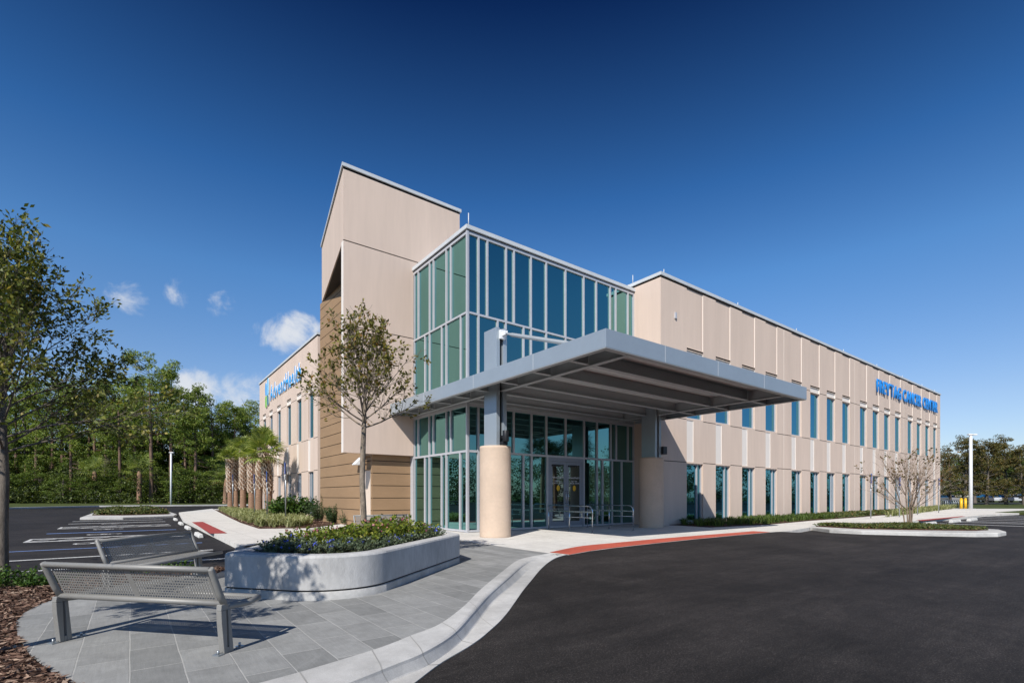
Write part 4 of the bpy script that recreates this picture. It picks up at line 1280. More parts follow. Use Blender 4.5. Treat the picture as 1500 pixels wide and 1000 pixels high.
# ------------------------------------------------------------------ palms
M['frond'] = leafmat('palm_frond', [(0, (.09, .14, .025)), (.5, (.24, .31, .07)), (1, (.44, .48, .16))], .35)
M['frondtan'] = leafmat('dry_frond', [(0, (.30, .21, .10)), (1, (.46, .36, .2))], .2)
def make_palm(name, label, loc, seed, ht, rad=.17, nf=17, fl=1.15, group='cabbage palms beside the left wing', boots=True, cat='palm', droop=1.0, fm='frond'):
    rng = np.random.default_rng(seed)
    root = empty(name, loc, 0, label, cat, group)
    lx, ly = rng.uniform(-.32, .32), rng.uniform(-.32, .32)
    P = lambda f: Vector((lx*f*f, ly*f*f, ht*f))
    t = MB(); fr = [0, .06, .25, .5, .75, .93, 1.0]; rr = [1.18, 1.0, .92, .95, .95, .85, .55]
    t.tube([P(f)+Vector((0,0,-.05 if f == 0 else 0)) for f in fr], [rad*k for k in rr], 14, cap=False)
    tr = t.build('trunk', M['palmlow'], root)
    if boots:
        V = []
        f = .36
        k = 0
        while f < .985:
            for s in range(6):
                a = s*math.pi/3 + (math.pi/6 if k % 2 else 0)+rng.uniform(-.1, .1)
                c = P(f); rv = Vector((math.cos(a), math.sin(a), 0)); tv = Vector((-rv.y, rv.x, 0)); up = Vector((0,0,1))
                ln = .27*rng.uniform(.8, 1.2)
                for sg in (-1, 1):
                    b0 = c+rv*rad*.92+tv*sg*.12-up*.03
                    e = c+rv*(rad*1.25+rng.uniform(0, .06))+tv*sg*.01+up*ln*.8
                    w_ = tv*.030+up*.025
                    o_ = rv*.035
                    V += [b0-w_, b0+w_, e+tv*.02, e-tv*.02]
                    V += [b0+w_, b0+w_+o_, e+tv*.02+o_*.6, e+tv*.02]
                    V += [b0-w_+o_, b0+w_+o_, e+tv*.02+o_*.6, e-tv*.02+o_*.6]
            f += .105/ht*1.6; k += 1
        np_obj('leaf_bases', np.array([tuple(v) for v in V]), 4, M['palmboot'], tr)
    V, VT = [], []
    top = P(1.0)
    st = MB()
    for k in range(nf):
        a = k*2.39996+rng.uniform(-.3, .3); el = R(82-95*(k/(nf-1))**.9*droop+rng.uniform(-8, 8))
        d = Vector((math.cos(a)*math.cos(el), math.sin(a)*math.cos(el), math.sin(el)))
        pl_ = fl*rng.uniform(.42, .6)
        c = top+d*pl_+Vector((0, 0, -.05*pl_))
        st.tube([top+Vector((0,0,-.1)), top+d*pl_*.5+Vector((0,0,.02)), c], [.022, .015, .01], 4, cap=False)
        side = d.cross(Vector((0,0,1)))
        if side.length < .1: side = Vector((1,0,0))
        side.normalize(); nrm = side.cross(d).normalized()
        dst = VT if (k > nf-2 and droop > 1) else V
        for s in range(22):
            b = R(-118+236*s/21)
            q = (d*math.cos(b)+side*math.sin(b)); q = (q+nrm*(.12-.25*abs(math.sin(b)))).normalized()
            L = fl*.62*rng.uniform(.85, 1.1)*(1-.22*abs(b)/2.1)
            w_ = d.cross(q) ; w_ = q.cross(nrm).normalized()*.040
            m_ = c+q*L*.55; e = c+q*L+Vector((0,0,-1))*L*(.08+.24*rng.uniform())
            dst += [c, m_+w_, e, m_-w_]
    np_obj('fronds', np.array([tuple(v) for v in V]), 4, M[fm], root)
    if VT: np_obj('dry_fronds', np.array([tuple(v) for v in VT]), 4, M['frondtan'], root)
    st.build('frond_stalks', M['stem'], root)
    return root
def palm_spot(px, X):
    return (X, onX(px, X))
ptab = [(337.5, 6.9, 3.9, 672, 'cabbage palm at the far end of the row beside the left wing'),
        (346, 7.5, 4.3, 664, 'thin cabbage palm second from the far end of the row'),
        (356, 7.1, 4.6, 657, 'cabbage palm with a woven trunk in the middle of the row'),
        (368.5, 7.4, 4.1, 668, 'shorter cabbage palm in the row with a red brown lower trunk'),
        (379, 7.0, 5.0, 648, 'tallest cabbage palm of the row with dry stubs at its top'),
        (394, 7.2, 4.4, 664, 'cabbage palm with a full green crown nearest the building entrance')]
for i, (px, X, h_, ytop, lb) in enumerate(ptab):
    x, y = palm_spot(px, X); t = x*CA+y*SA
    make_palm('cabbage_palm', lb, (x, y, .02), 60+i, H+(HY-ytop)*t/F, .235 if i not in (1,) else .20, 22 if i == 5 else 16, 1.5 if i == 5 else 1.25, droop=1.15 if i == 5 else .9)
for px, t, ytop, lb in [(204, 86, 690, 'lone palm at the edge of the woods left of the light pole'), (139, 88, 690, 'small palm standing in front of the dark woods'), (330, 84, 700, 'slim palm at the edge of the woods beside the cabbage palms')]:
    x, y = W((px-CX)/F*t, t)
    make_palm('wild_palm', lb, (x, y, .02), px, H+(HY-ytop)*t/F, .38, 15, 3.2, 'wild palms at the edge of the woods', False, 'palm', 1.1)

M['backlitfrond'] = leafmat('backlit_date_frond', [(0, (.015, .03, .010)), (1, (.04, .06, .02))], .05)  # date palm green darkened to paint backlit silhouettes
# palms on the far side of the car park, mirrored in the glass above the doors
for px, t, yt, lb in [(791, 46, 662, 'palm across the car park mirrored left of the entrance doors'), (814, 50, 668, 'palm across the car park mirrored in the glass over the doors'), (843, 44, 662, 'palm across the car park mirrored right above the doors')]:
    x, yv = W((px-CX)/F*t, t)
    make_palm('tall_palm', lb, (x, 2*YG-yv, ASPH), px, H+(HY-yt)*t/F, .2, 22, 2.0, 'palms mirrored in the entrance glass', False, 'palm', 1.1, 'backlitfrond')
# ------------------------------------------------------------------ woods
M['pine'] = leafmat('pine_needles', [(0, (.065, .105, .02)), (.5, (.19, .27, .05)), (.9, (.33, .41, .085)), (1, (.40, .38, .12))], .36)
M['wood1'] = leafmat('wood_leaves', [(0, (.035, .06, .013)), (.5, (.105, .165, .03)), (.9, (.22, .29, .058)), (1, (.30, .28, .08))], .35)
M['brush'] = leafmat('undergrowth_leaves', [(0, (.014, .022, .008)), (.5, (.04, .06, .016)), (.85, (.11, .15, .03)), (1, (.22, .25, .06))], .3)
M['cypress'] = leafmat('rusty_foliage', [(0, (.045, .05, .016)), (.5, (.13, .122, .036)), (.85, (.22, .18, .055)), (1, (.27, .15, .055))], .33)
def clump(C, r, n, rng, flat=.6):
    v = rng.normal(size=(n, 3)); v /= np.linalg.norm(v, axis=1, keepdims=True)
    v *= rng.uniform(.35, 1, (n, 1))**.5
    return np.asarray(C)+v*np.array([r, r, r*flat])
def pine_mesh(seed, ht, crown, spread, nlimb, leafm, bark, trunk_r=.28, cl=(.8, 1.5), per=62, card=(.62, .16), umb=False, low=None):
    """tall pine: bare mast, whorled limbs and needle tufts with gaps; returns (trunk, limbs, needles) meshes"""
    rng = np.random.default_rng(seed)
    bx, by = rng.uniform(-.6, .6, 2)
    P = lambda f: Vector((bx*f*f, by*f, ht*f))
    tr = MB(); tr.tube([P(f) for f in (0, .1, .3, .55, .8, 1)], [trunk_r*k for k in (1.2, 1, .85, .68, .4, .1)], 8, cap=False)
    lm = MB(); pts = []
    for k in range(nlimb):
        f = crown+(1-crown)*((k+rng.uniform(0, 1))/nlimb)
        a = rng.uniform(0, 6.283)
        g_ = (f-crown)/(1-crown)
        L = spread*((.75+.4*g_ if umb else (1.05-.78*g_))*rng.uniform(.6, 1.1))
        if umb and g_ > .75: L *= 1.35-.9*(g_-.75)/.25
        el = R((5+42*g_)+rng.uniform(-14, 14))
        d = Vector((math.cos(a)*math.cos(el), math.sin(a)*math.cos(el), math.sin(el)))
        b = P(f); m_ = b+d*L*.55+Vector((0,0,-.12*L)); e = b+d*L+Vector((0,0,.10*L))
        lm.tube([b, m_, e], [.10*(1-.6*g_), .06, .02], 4, cap=False)
        for q, rr in ((e, 1), (m_.lerp(e, .45), .85), (m_+Vector((rng.normal()*.5, rng.normal()*.5, .3)), .7)):
            if rng.uniform() < .9:
                C = np.array(q)+rng.normal(size=3)*.35
                pts.append(clump(C, rng.uniform(*cl)*rr, int(per*rr*1.25), rng, .5))
    pts.append(clump(P(1.0), cl[0]*.8, per, rng))
    P_ = np.concatenate(pts)
    V = leaf_cards(P_, rng, card[0], card[1], .25)
    return tr, lm, V
def leafy_mesh(seed, ht, rad, n, rng_c, card):
    rng = np.random.default_rng(seed)
    tr = MB(); tr.tube([(0,0,-.3),(.1,0,ht*.3),(.0,.1,ht*.65),(.1,.1,ht*.9)], [.22,.18,.1,.04], 7, cap=False)
    lm = MB(); pts = []
    for k in range(n):
        f = rng.uniform(.16, 1.0); a = rng.uniform(0, 6.283)
        prof = math.sin(min(1, (f-.05)*1.05)*math.pi)**.55
        r = rad*prof*math.sqrt(rng.uniform(.15, 1))
        C = np.array([r*math.cos(a), r*math.sin(a), ht*f])
        lm.tube([(0, 0, ht*f*.75), tuple(C)], [.05, .015], 3, cap=False)
        pts.append(clump(C, rng.uniform(*rng_c), 76, rng, .7))
    return tr, lm, leaf_cards(np.concatenate(pts), rng, *card)
def proto_tree(name, meshes, bark, leaf):
    tr, lm, V = meshes
    root = empty(name)
    tr.build('trunk', bark, root); lm.build('limbs', bark, root); np_obj('crown', V, 4, leaf, root)
    return root
pines = [proto_tree('pine_tree', pine_mesh(100+k, 24, (.55, .42, .62, .34)[k], (4.6, 3.8, 4.4, 3.4)[k], (26, 30, 22, 34)[k], M['pine'], None, .34, (.9, 1.6), 62, (.55, .14), k in (0, 2)), M['barkpine'], M['pine']) for k in range(4)]
leafy = [proto_tree('broadleaf_tree', leafy_mesh(120+k, 12, 3.6, 74, (.7, 1.25), (.34, .19)), M['bark'], M['wood1']) for k in range(3)]
used = {}
def put(protos, kind, px, t, ytop, label, group, base=24.0, wx=1.0):
    k = used.get(kind, 0); used[kind] = k+1
    pr = protos[k % len(protos)]
    o = pr if k < len(protos) else copy_tree(pr)
    x, y = W((px-CX)/F*t, t)
    h = H+(HY-ytop)*t/F
    s = h/base
    o.location = (x, y, .0); o.rotation_euler = (0, 0, rnd.uniform(0, 6.28)); o.scale = (s*wx, s*wx, s)
    tag(o, label, 'tree', group)
GP = 'pines of the dark woods behind the car park'
for px, t, yt, lb in [(222, 88, 536, 'tallest pine in the woods, with a broad flat crown above the others'), (250, 90, 548, 'tall slim pine beside the broadest crowned pine of the woods'),
                      (272, 96, 582, 'pine with a pale mast behind the left light pole'), (286, 92, 572, 'thin pine with a small high tuft near the low clouds'), (312, 95, 592, 'pine with an open bare top below the low clouds'),
                      (344, 98, 600, 'bushy pine left of the far corner of the building'), (372, 100, 602, 'pine standing right against the far corner of the building'),
                      (198, 94, 560, 'pine just left of the tallest pine'), (176, 92, 572, 'pine partly hidden by the branches of the near left tree'), (154, 96, 566, 'pine seen through the outer twigs of the near left tree')]:
    put(pines, 'pine', px, t, yt, lb, GP, wx=1.0)
for i, (px, t, yt) in enumerate([(130, 98, 575), (104, 94, 582), (78, 99, 570), (52, 95, 580), (24, 98, 565), (-6, 94, 572), (-40, 98, 560), (236, 104, 600), (300, 105, 612), (328, 104, 608), (360, 108, 606), (210, 108, 590), (262, 110, 598), (165, 108, 590), (118, 110, 588), (66, 110, 592), (384, 104, 622), (12, 112, 590)]):
    put(pines, 'pine', px, t, yt, 'tall pine deep in the row of woods behind the car park', GP, wx=1.05)
GL = 'leafy trees at the front of the woods'
for i, px in enumerate(range(-60, 400, 19)):
    t = 94+((i*37) % 11)*.9
    put(leafy, 'leafy', px+((i*53) % 13)-6, t, 664+((i*29) % 31)-12, 'green leafy tree in the lower storey of the woods behind the car park', GL, 12.0, 1.15)
for i, px in enumerate(range(-60, 400, 24)):
    put(leafy, 'leafy', px+((i*31) % 15)-7, 105+((i*17) % 7), 640+((i*41) % 31)-10, 'green leafy tree in the lower storey of the woods behind the car park', GL, 12.0, 1.25)
for i, px in enumerate(range(-70, 400, 27)):
    put(leafy, 'leafy', px+((i*41) % 17)-8, 86+((i*13) % 6), 684+((i*23) % 21), 'green leafy tree in the lower storey of the woods behind the car park', GL, 12.0, 1.7)
for i, (px, t, yt) in enumerate([(186, 100, 566), (140, 102, 578), (92, 101, 574), (40, 100, 572), (230, 101, 580), (278, 102, 600), (322, 99, 604), (356, 102, 606), (-20, 100, 570), (302, 108, 600)]):
    put(pines, 'pine', px, t, yt, 'tall pine deep in the row of woods behind the car park', GP, wx=1.2)
# undergrowth: one dense mass nobody could count
rng = np.random.default_rng(77)
pts = []
for k in range(560):
    px = rng.uniform(-110, 420); t = rng.uniform(84, 100)
    x, y = W((px-CX)/F*t, t)
    h = .3+7.5*rng.uniform()**2.4*(.35+.65*(.5+.5*math.sin(px*.05+t*.4)))
    pts.append(clump((x, y, h), rng.uniform(.8, 1.5), 75, rng, .8))
for k in range(900):
    px = rng.uniform(-110, 420); t = rng.uniform(108, 114); x, y = W((px-CX)/F*t, t)
    pts.append(clump((x, y, rng.uniform(.4, 15)), rng.uniform(1.5, 2.6), 90, rng, .8))
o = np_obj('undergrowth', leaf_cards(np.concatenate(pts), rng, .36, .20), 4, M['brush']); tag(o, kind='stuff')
# right-hand trees
cyp = [proto_tree('conifer_tree', pine_mesh(140+k, 10, .16, 3.5, 46, M['cypress'], None, .24, (.5, .95), 60, (.30, .10)), M['bark'], M['cypress']) for k in range(3)]
for px, t, yt, lb in [(1392, 84, 664, 'brownish conifer against the far end of the building'), (1412, 76, 648, 'dark conifer behind the right light pole'), (1445, 74, 652, 'rusty brown conifer right of the light pole'),
                      (1474, 75, 650, 'wide brown conifer between the light pole and the picture edge'), (1500, 72, 660, 'rusty conifer cut by the right edge of the picture'), (1530, 74, 655, 'brown conifer just beyond the right edge of the row'), (1428, 90, 660, 'conifer standing behind the gap in the brown row')]:
    put(cyp, 'cyp', px, t, yt, lb, 'brown conifers beyond the right car park', 10.0, 1.0)
for px, t, yt in [(1380, 150, 690), (1410, 155, 680), (1440, 150, 682), (1468, 158, 676), (1492, 150, 670), (1515, 150, 675), (1398, 165, 672), (1455, 165, 668), (1484, 168, 664)]:
    put(leafy, 'leafy', px, t, yt, 'green tree in the far line behind the brown conifers', 'far trees behind the conifers', 12.0, 1.3)
# far wood on the other side of the car park: seen only as reflections in the glass
rng = np.random.default_rng(78)
pts = []
for k in range(1200):
    a = R(rng.uniform(-175, -7) if k % 4 else rng.uniform(118, 186)); rr_ = rng.uniform(72, 86)
    h = rng.uniform(0, 10.5)*rng.uniform(.4, 1)
    pts.append(clump((20+rr_*math.cos(a), 8+rr_*math.sin(a), h), rng.uniform(1.5, 2.6), 150, rng, .8))
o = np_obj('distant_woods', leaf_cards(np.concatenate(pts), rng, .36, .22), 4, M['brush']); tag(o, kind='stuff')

# ------------------------------------------------------------------ low planting
M['blade'] = leafmat('liriope_blade', [(0, (.030, .055, .012)), (.5, (.075, .13, .022)), (1, (.15, .21, .04))], .25)
M['vblade'] = leafmat('variegated_blade', [(0, (.14, .17, .055)), (.5, (.30, .32, .13)), (1, (.50, .50, .27))], .25)
M['cover'] = leafmat('juniper_cover', [(0, (.035, .055, .015)), (.5, (.085, .115, .03)), (.85, (.14, .15, .045)), (1, (.17, .10, .04))], .2)
M['dkleaf'] = leafmat('shrub_leaf', [(0, (.02, .05, .010)), (.5, (.055, .12, .018)), (1, (.13, .21, .04))], .25)
M['needle'] = leafmat('podocarpus_leaf', [(0, (.020, .045, .018)), (.5, (.05, .09, .03)), (1, (.10, .15, .05))], .25)
def blades(pts, n, L, w, rng, z0, lean=.9):
    V = []
    for (x, y) in pts:
        for _ in range(n):
            a = rng.uniform(0, 6.283); l = L*rng.uniform(.6, 1.2); k = rng.uniform(.15, lean)
            c = Vector((x+rng.normal()*.05, y+rng.normal()*.05, z0)); h = Vector((math.cos(a), math.sin(a), 0)); s = Vector((-h.y, h.x, 0))*w
            m_ = c+h*l*k*.45+Vector((0,0,l*.62)); e = c+h*l*k+Vector((0,0,l*(.95-.55*k)))
            V += [c-s*.6, m_-s, m_+s, c+s*.6, m_-s, e-s*.15, e+s*.15, m_+s]
    return np.array([tuple(v) for v in V])
rng = np.random.default_rng(31)
edge = [g(x, y) for x, y in [(1040,772),(1125,768),(1190,762),(1230,759.3)]]
hed = [(19.4, 13.55), (19.5, 13.2)] + [(x, min(y+.12, 13.5)) for x, y in edge] + [(edge[-1][0], 13.55)]
pts = scatter(hed, 300, rng)
o = np_obj('border_grass', blades(pts, 18, .36, .011, rng, .02), 4, M['blade']); tag(o, kind='stuff')
hed2 = [(edge[-1][0], 13.55)] + [(x, min(y+.1, 13.5)) for x, y in [g(1230,759.3), g(1260,757), g(1340,750.3), g(1388,745.6)]] + [(62.3, 13.6)]
pts = scatter(hed2, 620, rng)
V = leaf_cards(np.c_[np.repeat(pts, 14, 0)+rng.normal(size=(len(pts)*14, 2))*.14, rng.uniform(.03, .27, len(pts)*14)], rng, .14, .07, .4)
o = np_obj('low_ground_cover', V, 4, M['cover']); tag(o, kind='stuff')
b2 = [(p[0], p[1]) for p in [g(1300,757.2), g(1345,751.5), g(1404,743.6)]] + [(64, 14.5), (58, 13.2), (48, 12.8)]
pts = scatter(b2, 260, rng)
o = np_obj('border_grass', blades(pts, 16, .5, .022, rng, .02), 4, M['vblade']); tag(o, kind='stuff')
vb = [(4.3,22.3),(5.6,21.7),(6.6,23.5),(7.2,27),(8.2,32),(8.2,46),(6.2,51), g(320,746.3), g(341,757.2), g(358,765)]
pts = scatter(vb, 900, rng)
keepv = np.array([(p[0] < 6.6+.02*(p[1]-22) or rng.uniform() < .35) for p in pts])
o = np_obj('border_grass', blades(pts[keepv], 20, .46, .017, rng, .02), 4, M['vblade']); tag(o, kind='stuff')
def cover(name, poly, n, h, mat, card, dens=1):
    pts = scatter(poly, n, rng); q = 16
    f = rng.uniform(0, 1, len(pts)*q)
    hh = np.repeat(.35+.65*(.5+.5*np.sin(pts[:, 0]*1.3)*np.cos(pts[:, 1]*1.9)), q)
    V = leaf_cards(np.c_[np.repeat(pts, q, 0)+rng.normal(size=(len(pts)*q, 2))*.12, .03+h*f*hh], rng, card[0], card[1], .3)
    o = np_obj(name, V, 4, mat); tag(o, kind='stuff')
gl = lambda L: [g(x, y) for x, y in L]
cover('low_ground_cover', gl([(1200,770.4),(1262,774),(1350,775.4),(1425,776),(1440,775.4),(1400,773),(1330,770.2),(1250,768.8)]), 700, .17, M['cover'], (.11, .05))
cover('low_ground_cover', gl([(140,754),(180,754),(243,752.6),(226,746),(206,745.6),(168,746)]), 1500, .34, M['cover'], (.2, .09))

def shrub_at(px, py, seed, r, h, n, per, ll, wl, lm, label, name='evergreen_shrub', group='shrubs beside the tan wall', z=.02):
    x, y = g(px, py)
    return make_shrub(seed, name, label, 'shrub', group, r, h, n, per, ll, wl, lm, loc=(x, y, z))
shrub_at(428, 759.5, 301, 1.05, 1.45, 190, 26, .17, .10, M['dkleaf'], 'broad bright green shrub behind the parking sign posts')
shrub_at(467, 763, 302, .62, 1.45, 150, 26, .10, .028, M['needle'], 'feathery dark green shrub beside the tan wall')
shrub_at(487, 766, 303, .36, 1.05, 90, 24, .10, .028, M['needle'], 'small upright feathery shrub nearest the side door')
shrub_at(505, 768, 304, .24, .7, 22, 14, .08, .025, M['needle'], 'thin half bare sprig at the foot of the tan wall')
G2 = 'small shrubs in the near bark bed'
for i, (px, py, r, h, n, lb) in enumerate([(22, 856, .30, .28, 30, 'low green shrub at the foot of the left tree'), (48, 858, .24, .20, 22, 'low green shrub just right of the left tree trunk'), (112, 846, .10, .24, 7, 'thin sprig rising above the near bench back'),
                                         (72, 855, .26, .14, 22, 'tiny plant with pale flowers at the edge of the bark bed'), (208, 838, .30, .18, 26, 'low green plant under the middle bench'), (262, 834, .26, .22, 18, 'straggly green plant beside the middle bench leg'), (-20, 862, .4, .4, 40, 'leafy low shrub left of the left tree trunk')]):
    shrub_at(px, py, 320+i, r, h, n, 12, .055, .032, M['dkleaf'], lb, 'low_shrub', G2, -.01)

# ------------------------------------------------------------------ parking signs, poles, stops, rails
def sign_post(px, X, Y, ytop, label, group, rz, side):
    x, y = (X, Y); t = x*CA+y*SA
    h = H+(HY-ytop)*t/F
    root = empty('parking_sign', (x, y, 0), rz, label, 'sign', group)
    p = MB(); p.tube([(0,0,-.05),(0,0,h-.02)], .032, 8); p.build('post', M['galv'], root)
    s = MB(); s.box((-.045, -.13, h-.55), (-.034, .13, h)); pl_ = s.build('sign_plate', M['signblue'], root, .003)
    q = MB()
    q.raw([(-.047, .0+.085*math.cos(R(k*24)), h-.34+.085*math.sin(R(k*24))) for k in range(15)]+[(-.047, .06*math.cos(R(k*24)), h-.34+.06*math.sin(R(k*24))) for k in range(15)], [(i, (i+1) % 15, 15+(i+1) % 15, 15+i) for i in range(15)])
    q.box((-.0475, -.02, h-.32), (-.0465, .02, h-.16)); q.raw([(-.047, .035*math.cos(R(k*36)), h-.11+.035*math.sin(R(k*36))) for k in range(10)], [tuple(range(10))])
    q.build('wheelchair_symbol', M['signwhite'], pl_)
    s2 = MB(); s2.box((-.045, -.12, h-.82), (-.034, .12, h-.58)); s2.build('fine_plate', M['signwhite'], root, .003)
    return root
GS = 'accessible parking signs on posts along the left pavement'
for px, pyb, yt, lb in [(341, 748.5, 694, 'parking sign post half hidden by the farthest cabbage palms'), (373, 757.8, 694, 'parking sign post in front of the row of cabbage palms'), (391.5, 762.3, 690, 'dark edged parking sign post at the near end of the palm row'), (418.5, 765.5, 677, 'parking sign post with a blue plate in front of the broad green shrub')]:
    x, y = g(px, pyb); sign_post(px, x, y, yt, lb, GS, R(-8), 0)
GS2 = 'parking signs on posts along the right pavement'
for px, pyb, yt, lb in [(1275.5, 758.5, 693.5, 'parking sign post nearest to the viewer in front of the long facade'), (1317.5, 756.5, 698, 'parking sign post left of the bare tree stems'), (1344, 753.5, 699, 'parking sign post right of the bare tree stems'), (1375, 750.5, 700, 'farthest parking sign post at the end of the long facade')]:
    x, y = g(px, pyb); sign_post(px, x, y, yt, lb, GS2, R(97), 0)

def lamp(px, pyb, ytop, r, label, arm):
    x, y = g(px, pyb); t = x*CA+y*SA; h = H+(HY-ytop)*t/F
    root = empty('light_pole', (x, y, 0), 0, label, 'lamp post', 'white light poles of the car park')
    p = MB(); p.tube([(0,0,-.1),(0,0,h*.5),(0,0,h-.08)], [r*1.15, r, r*.85], 12); p.build('pole', M['whitepaint'], root)
    d = MB(); a = Vector((SA, -CA, 0))*arm
    d.tube([(0,0,h-.12),(0,0,h)], [r*1.3, r*1.3], 12); d.build('collar', M['whitepaint'], root)
    hd = MB()
    u = Vector((SA, -CA, 0)); v = Vector((CA, SA, 0))
    for sg, L in ((1, arm), (-1, arm*.35)):
        c = u*sg
        pts = [c*r-v*.16, c*(r+L)-v*.13, c*(r+L)+v*.13, c*r+v*.16]
        hd.prism([(p_.x, p_.y) for p_ in pts], h-.12, h+.02)
    hd.build('lamp_head', M['whitepaint'], root, .01)
    return root
lamp(250.5, 738.6, 662, .12, 'thin white light pole in front of the dark woods', .30)
lamp(1422, 744.8, 635.5, .145, 'white light pole beside the yellow bollards', .42)
# wheel stops
def wheel_stop():
    root = MB()
    pr = [(-.09,0),(.09,0),(.09,.05),(.06,.15),(-.06,.15),(-.09,.05)]
    n = len(pr); L = .9
    vs = [(p[0], -L, p[1]) for p in pr]+[(p[0], -L+.10, p[1]) for p in pr]
    ys_ = [(-L, .9), (-L+.05, 1), (L-.05, 1), (L, .9)]
    vs = [(p[0]*k, y, p[1]*(k if p[1] > .06 else 1)) for y, k in ys_ for p in pr]
    root.raw(vs, [(k*n+i, k*n+(i+1) % n, (k+1)*n+(i+1) % n, (k+1)*n+i) for k in range(3) for i in range(n)]+[tuple(range(n))[::-1], tuple(range(3*n, 4*n))])
    return root
wproto = None
def put_stop(x, y, rz, label, group, s=1.0):
    global wproto
    if wproto is None:
        wproto = wheel_stop().build('wheel_stop', M['wheelstop'], None, .012); o = wproto
    else:
        o = wproto.copy(); COL.objects.link(o)
    o.location = (x, y, ASPH+.002); o.rotation_euler = (0, 0, rz); o.scale = (s, s, s)
    tag(o, label, 'wheel stop', group)
for px, py, lb in [(291, 785.5, 'pale concrete wheel stop nearest the viewer in the left car park'), (275, 774.5, 'pale concrete wheel stop second from the viewer in the left car park'), (265, 768, 'pale concrete wheel stop third from the viewer in the left car park'), (257, 761.8, 'pale concrete wheel stop farthest away in the left car park')]:
    x, y = g(px, py, ASPH); put_stop(x, y, 0, lb, 'wheel stops in the left car park', .85)
for px, py, lb in [(1362, 768.6, 'white wheel stop nearest the planted island in the right car park'), (1399, 764.8, 'white wheel stop in the middle of the right car park row'), (1424, 762.4, 'white wheel stop farthest right in front of the pavement')]:
    x, y = g(px, py, ASPH); put_stop(x, y, R(90), lb, 'wheel stops in the right car park', 1.0)
# bollards
for px, lb in [(1408, 'yellow bollard left of its twin beside the bike rack'), (1414.5, 'yellow bollard nearer the white light pole')]:
    x, y = g(px, 744.6)
    root = empty('bollard', (x, y, 0), 0, lb, 'bollard', 'yellow bollards')
    b = MB(); b.lathe([(.125, -.05), (.125, .98)], n=16); b.build('bollard_post', M['yellow'], root)
    b = MB(); b.lathe([(.125, .981), (.115, 1.03), (.08, 1.07), (.02, 1.085)], n=16); b.build('bollard_cap', M['yellow'], root)
# bike rack
x0_, y0_ = g(1382, 743.4); x1_, y1_ = g(1403, 743.4)
rk = empty('bike_rack', (x0_, y0_, 0), 0, 'galvanised bike rack of repeated hoops at the far end of the building', 'bike rack')
d = Vector((x1_-x0_, y1_-y0_, 0)); nrm = Vector((-d.y, d.x, 0)).normalized()
for k in range(8):
    c = d*(k/7)
    h_ = MB(); h_.tube([c-nrm*.3+Vector((0,0,0)), c-nrm*.3+Vector((0,0,.62)), c-nrm*.2+Vector((0,0,.78)), c+Vector((0,0,.82)), c+nrm*.2+Vector((0,0,.78)), c+nrm*.3+Vector((0,0,.62)), c+nrm*.3], .035, 8)
    h_.build('hoop', M['galv'], rk)
h_ = MB()
for s in (-.3, .3): h_.tube([nrm*s+Vector((0,0,.03)), d+nrm*s+Vector((0,0,.03))], .03, 6)
h_.build('rail', M['galv'], rk)
# entrance hand rails
def rail(x, ya, yb, label):
    root = empty('hand_rail', (x, ya, 0), 0, label, 'hand rail', 'steel hand rails at the entrance doors')
    L = yb-ya
    t = MB(); t.tube([(0,0,0),(0,0,.72),(0,.012,.80),(0,.05,.87),(0,.12,.925),(0,.20,.94),(0,L-.1,.94)], .022, 10); t.build('top_rail', M['stainless'], root)
    for y in (L*.48, L-.1):
        p = MB(); p.tube([(0,y,0),(0,y,.918)], .022, 10); p.build('post', M['stainless'], root)
    m_ = MB(); m_.box((-.02,.023,.70),(.02,L-.1,.755)); m_.build('middle_rail', M['stainless'], root)
    l_ = MB(); l_.tube([(0,.02,.53),(0,L-.1,.53)], .012, 8); l_.build('lower_rail', M['stainless'], root)
    for y in (L*.22, L*.7):
        b = MB(); b.box((-.008,y-.03,.542),(.008,y+.03,.699)); b.build('infill_plate', M['stainless'], root)
    for y in (0, L*.48, L-.1):
        b = MB(); b.lathe([(.055,.0),(.055,.012),(.03,.02)], (0, y), 12); b.build('base_plate', M['stainless'], root)
rail(12.90, 12.33, 14.75, 'steel hand rail left of the entrance doors')
rail(15.02, 12.27, 14.75, 'steel hand rail right of the entrance doors')

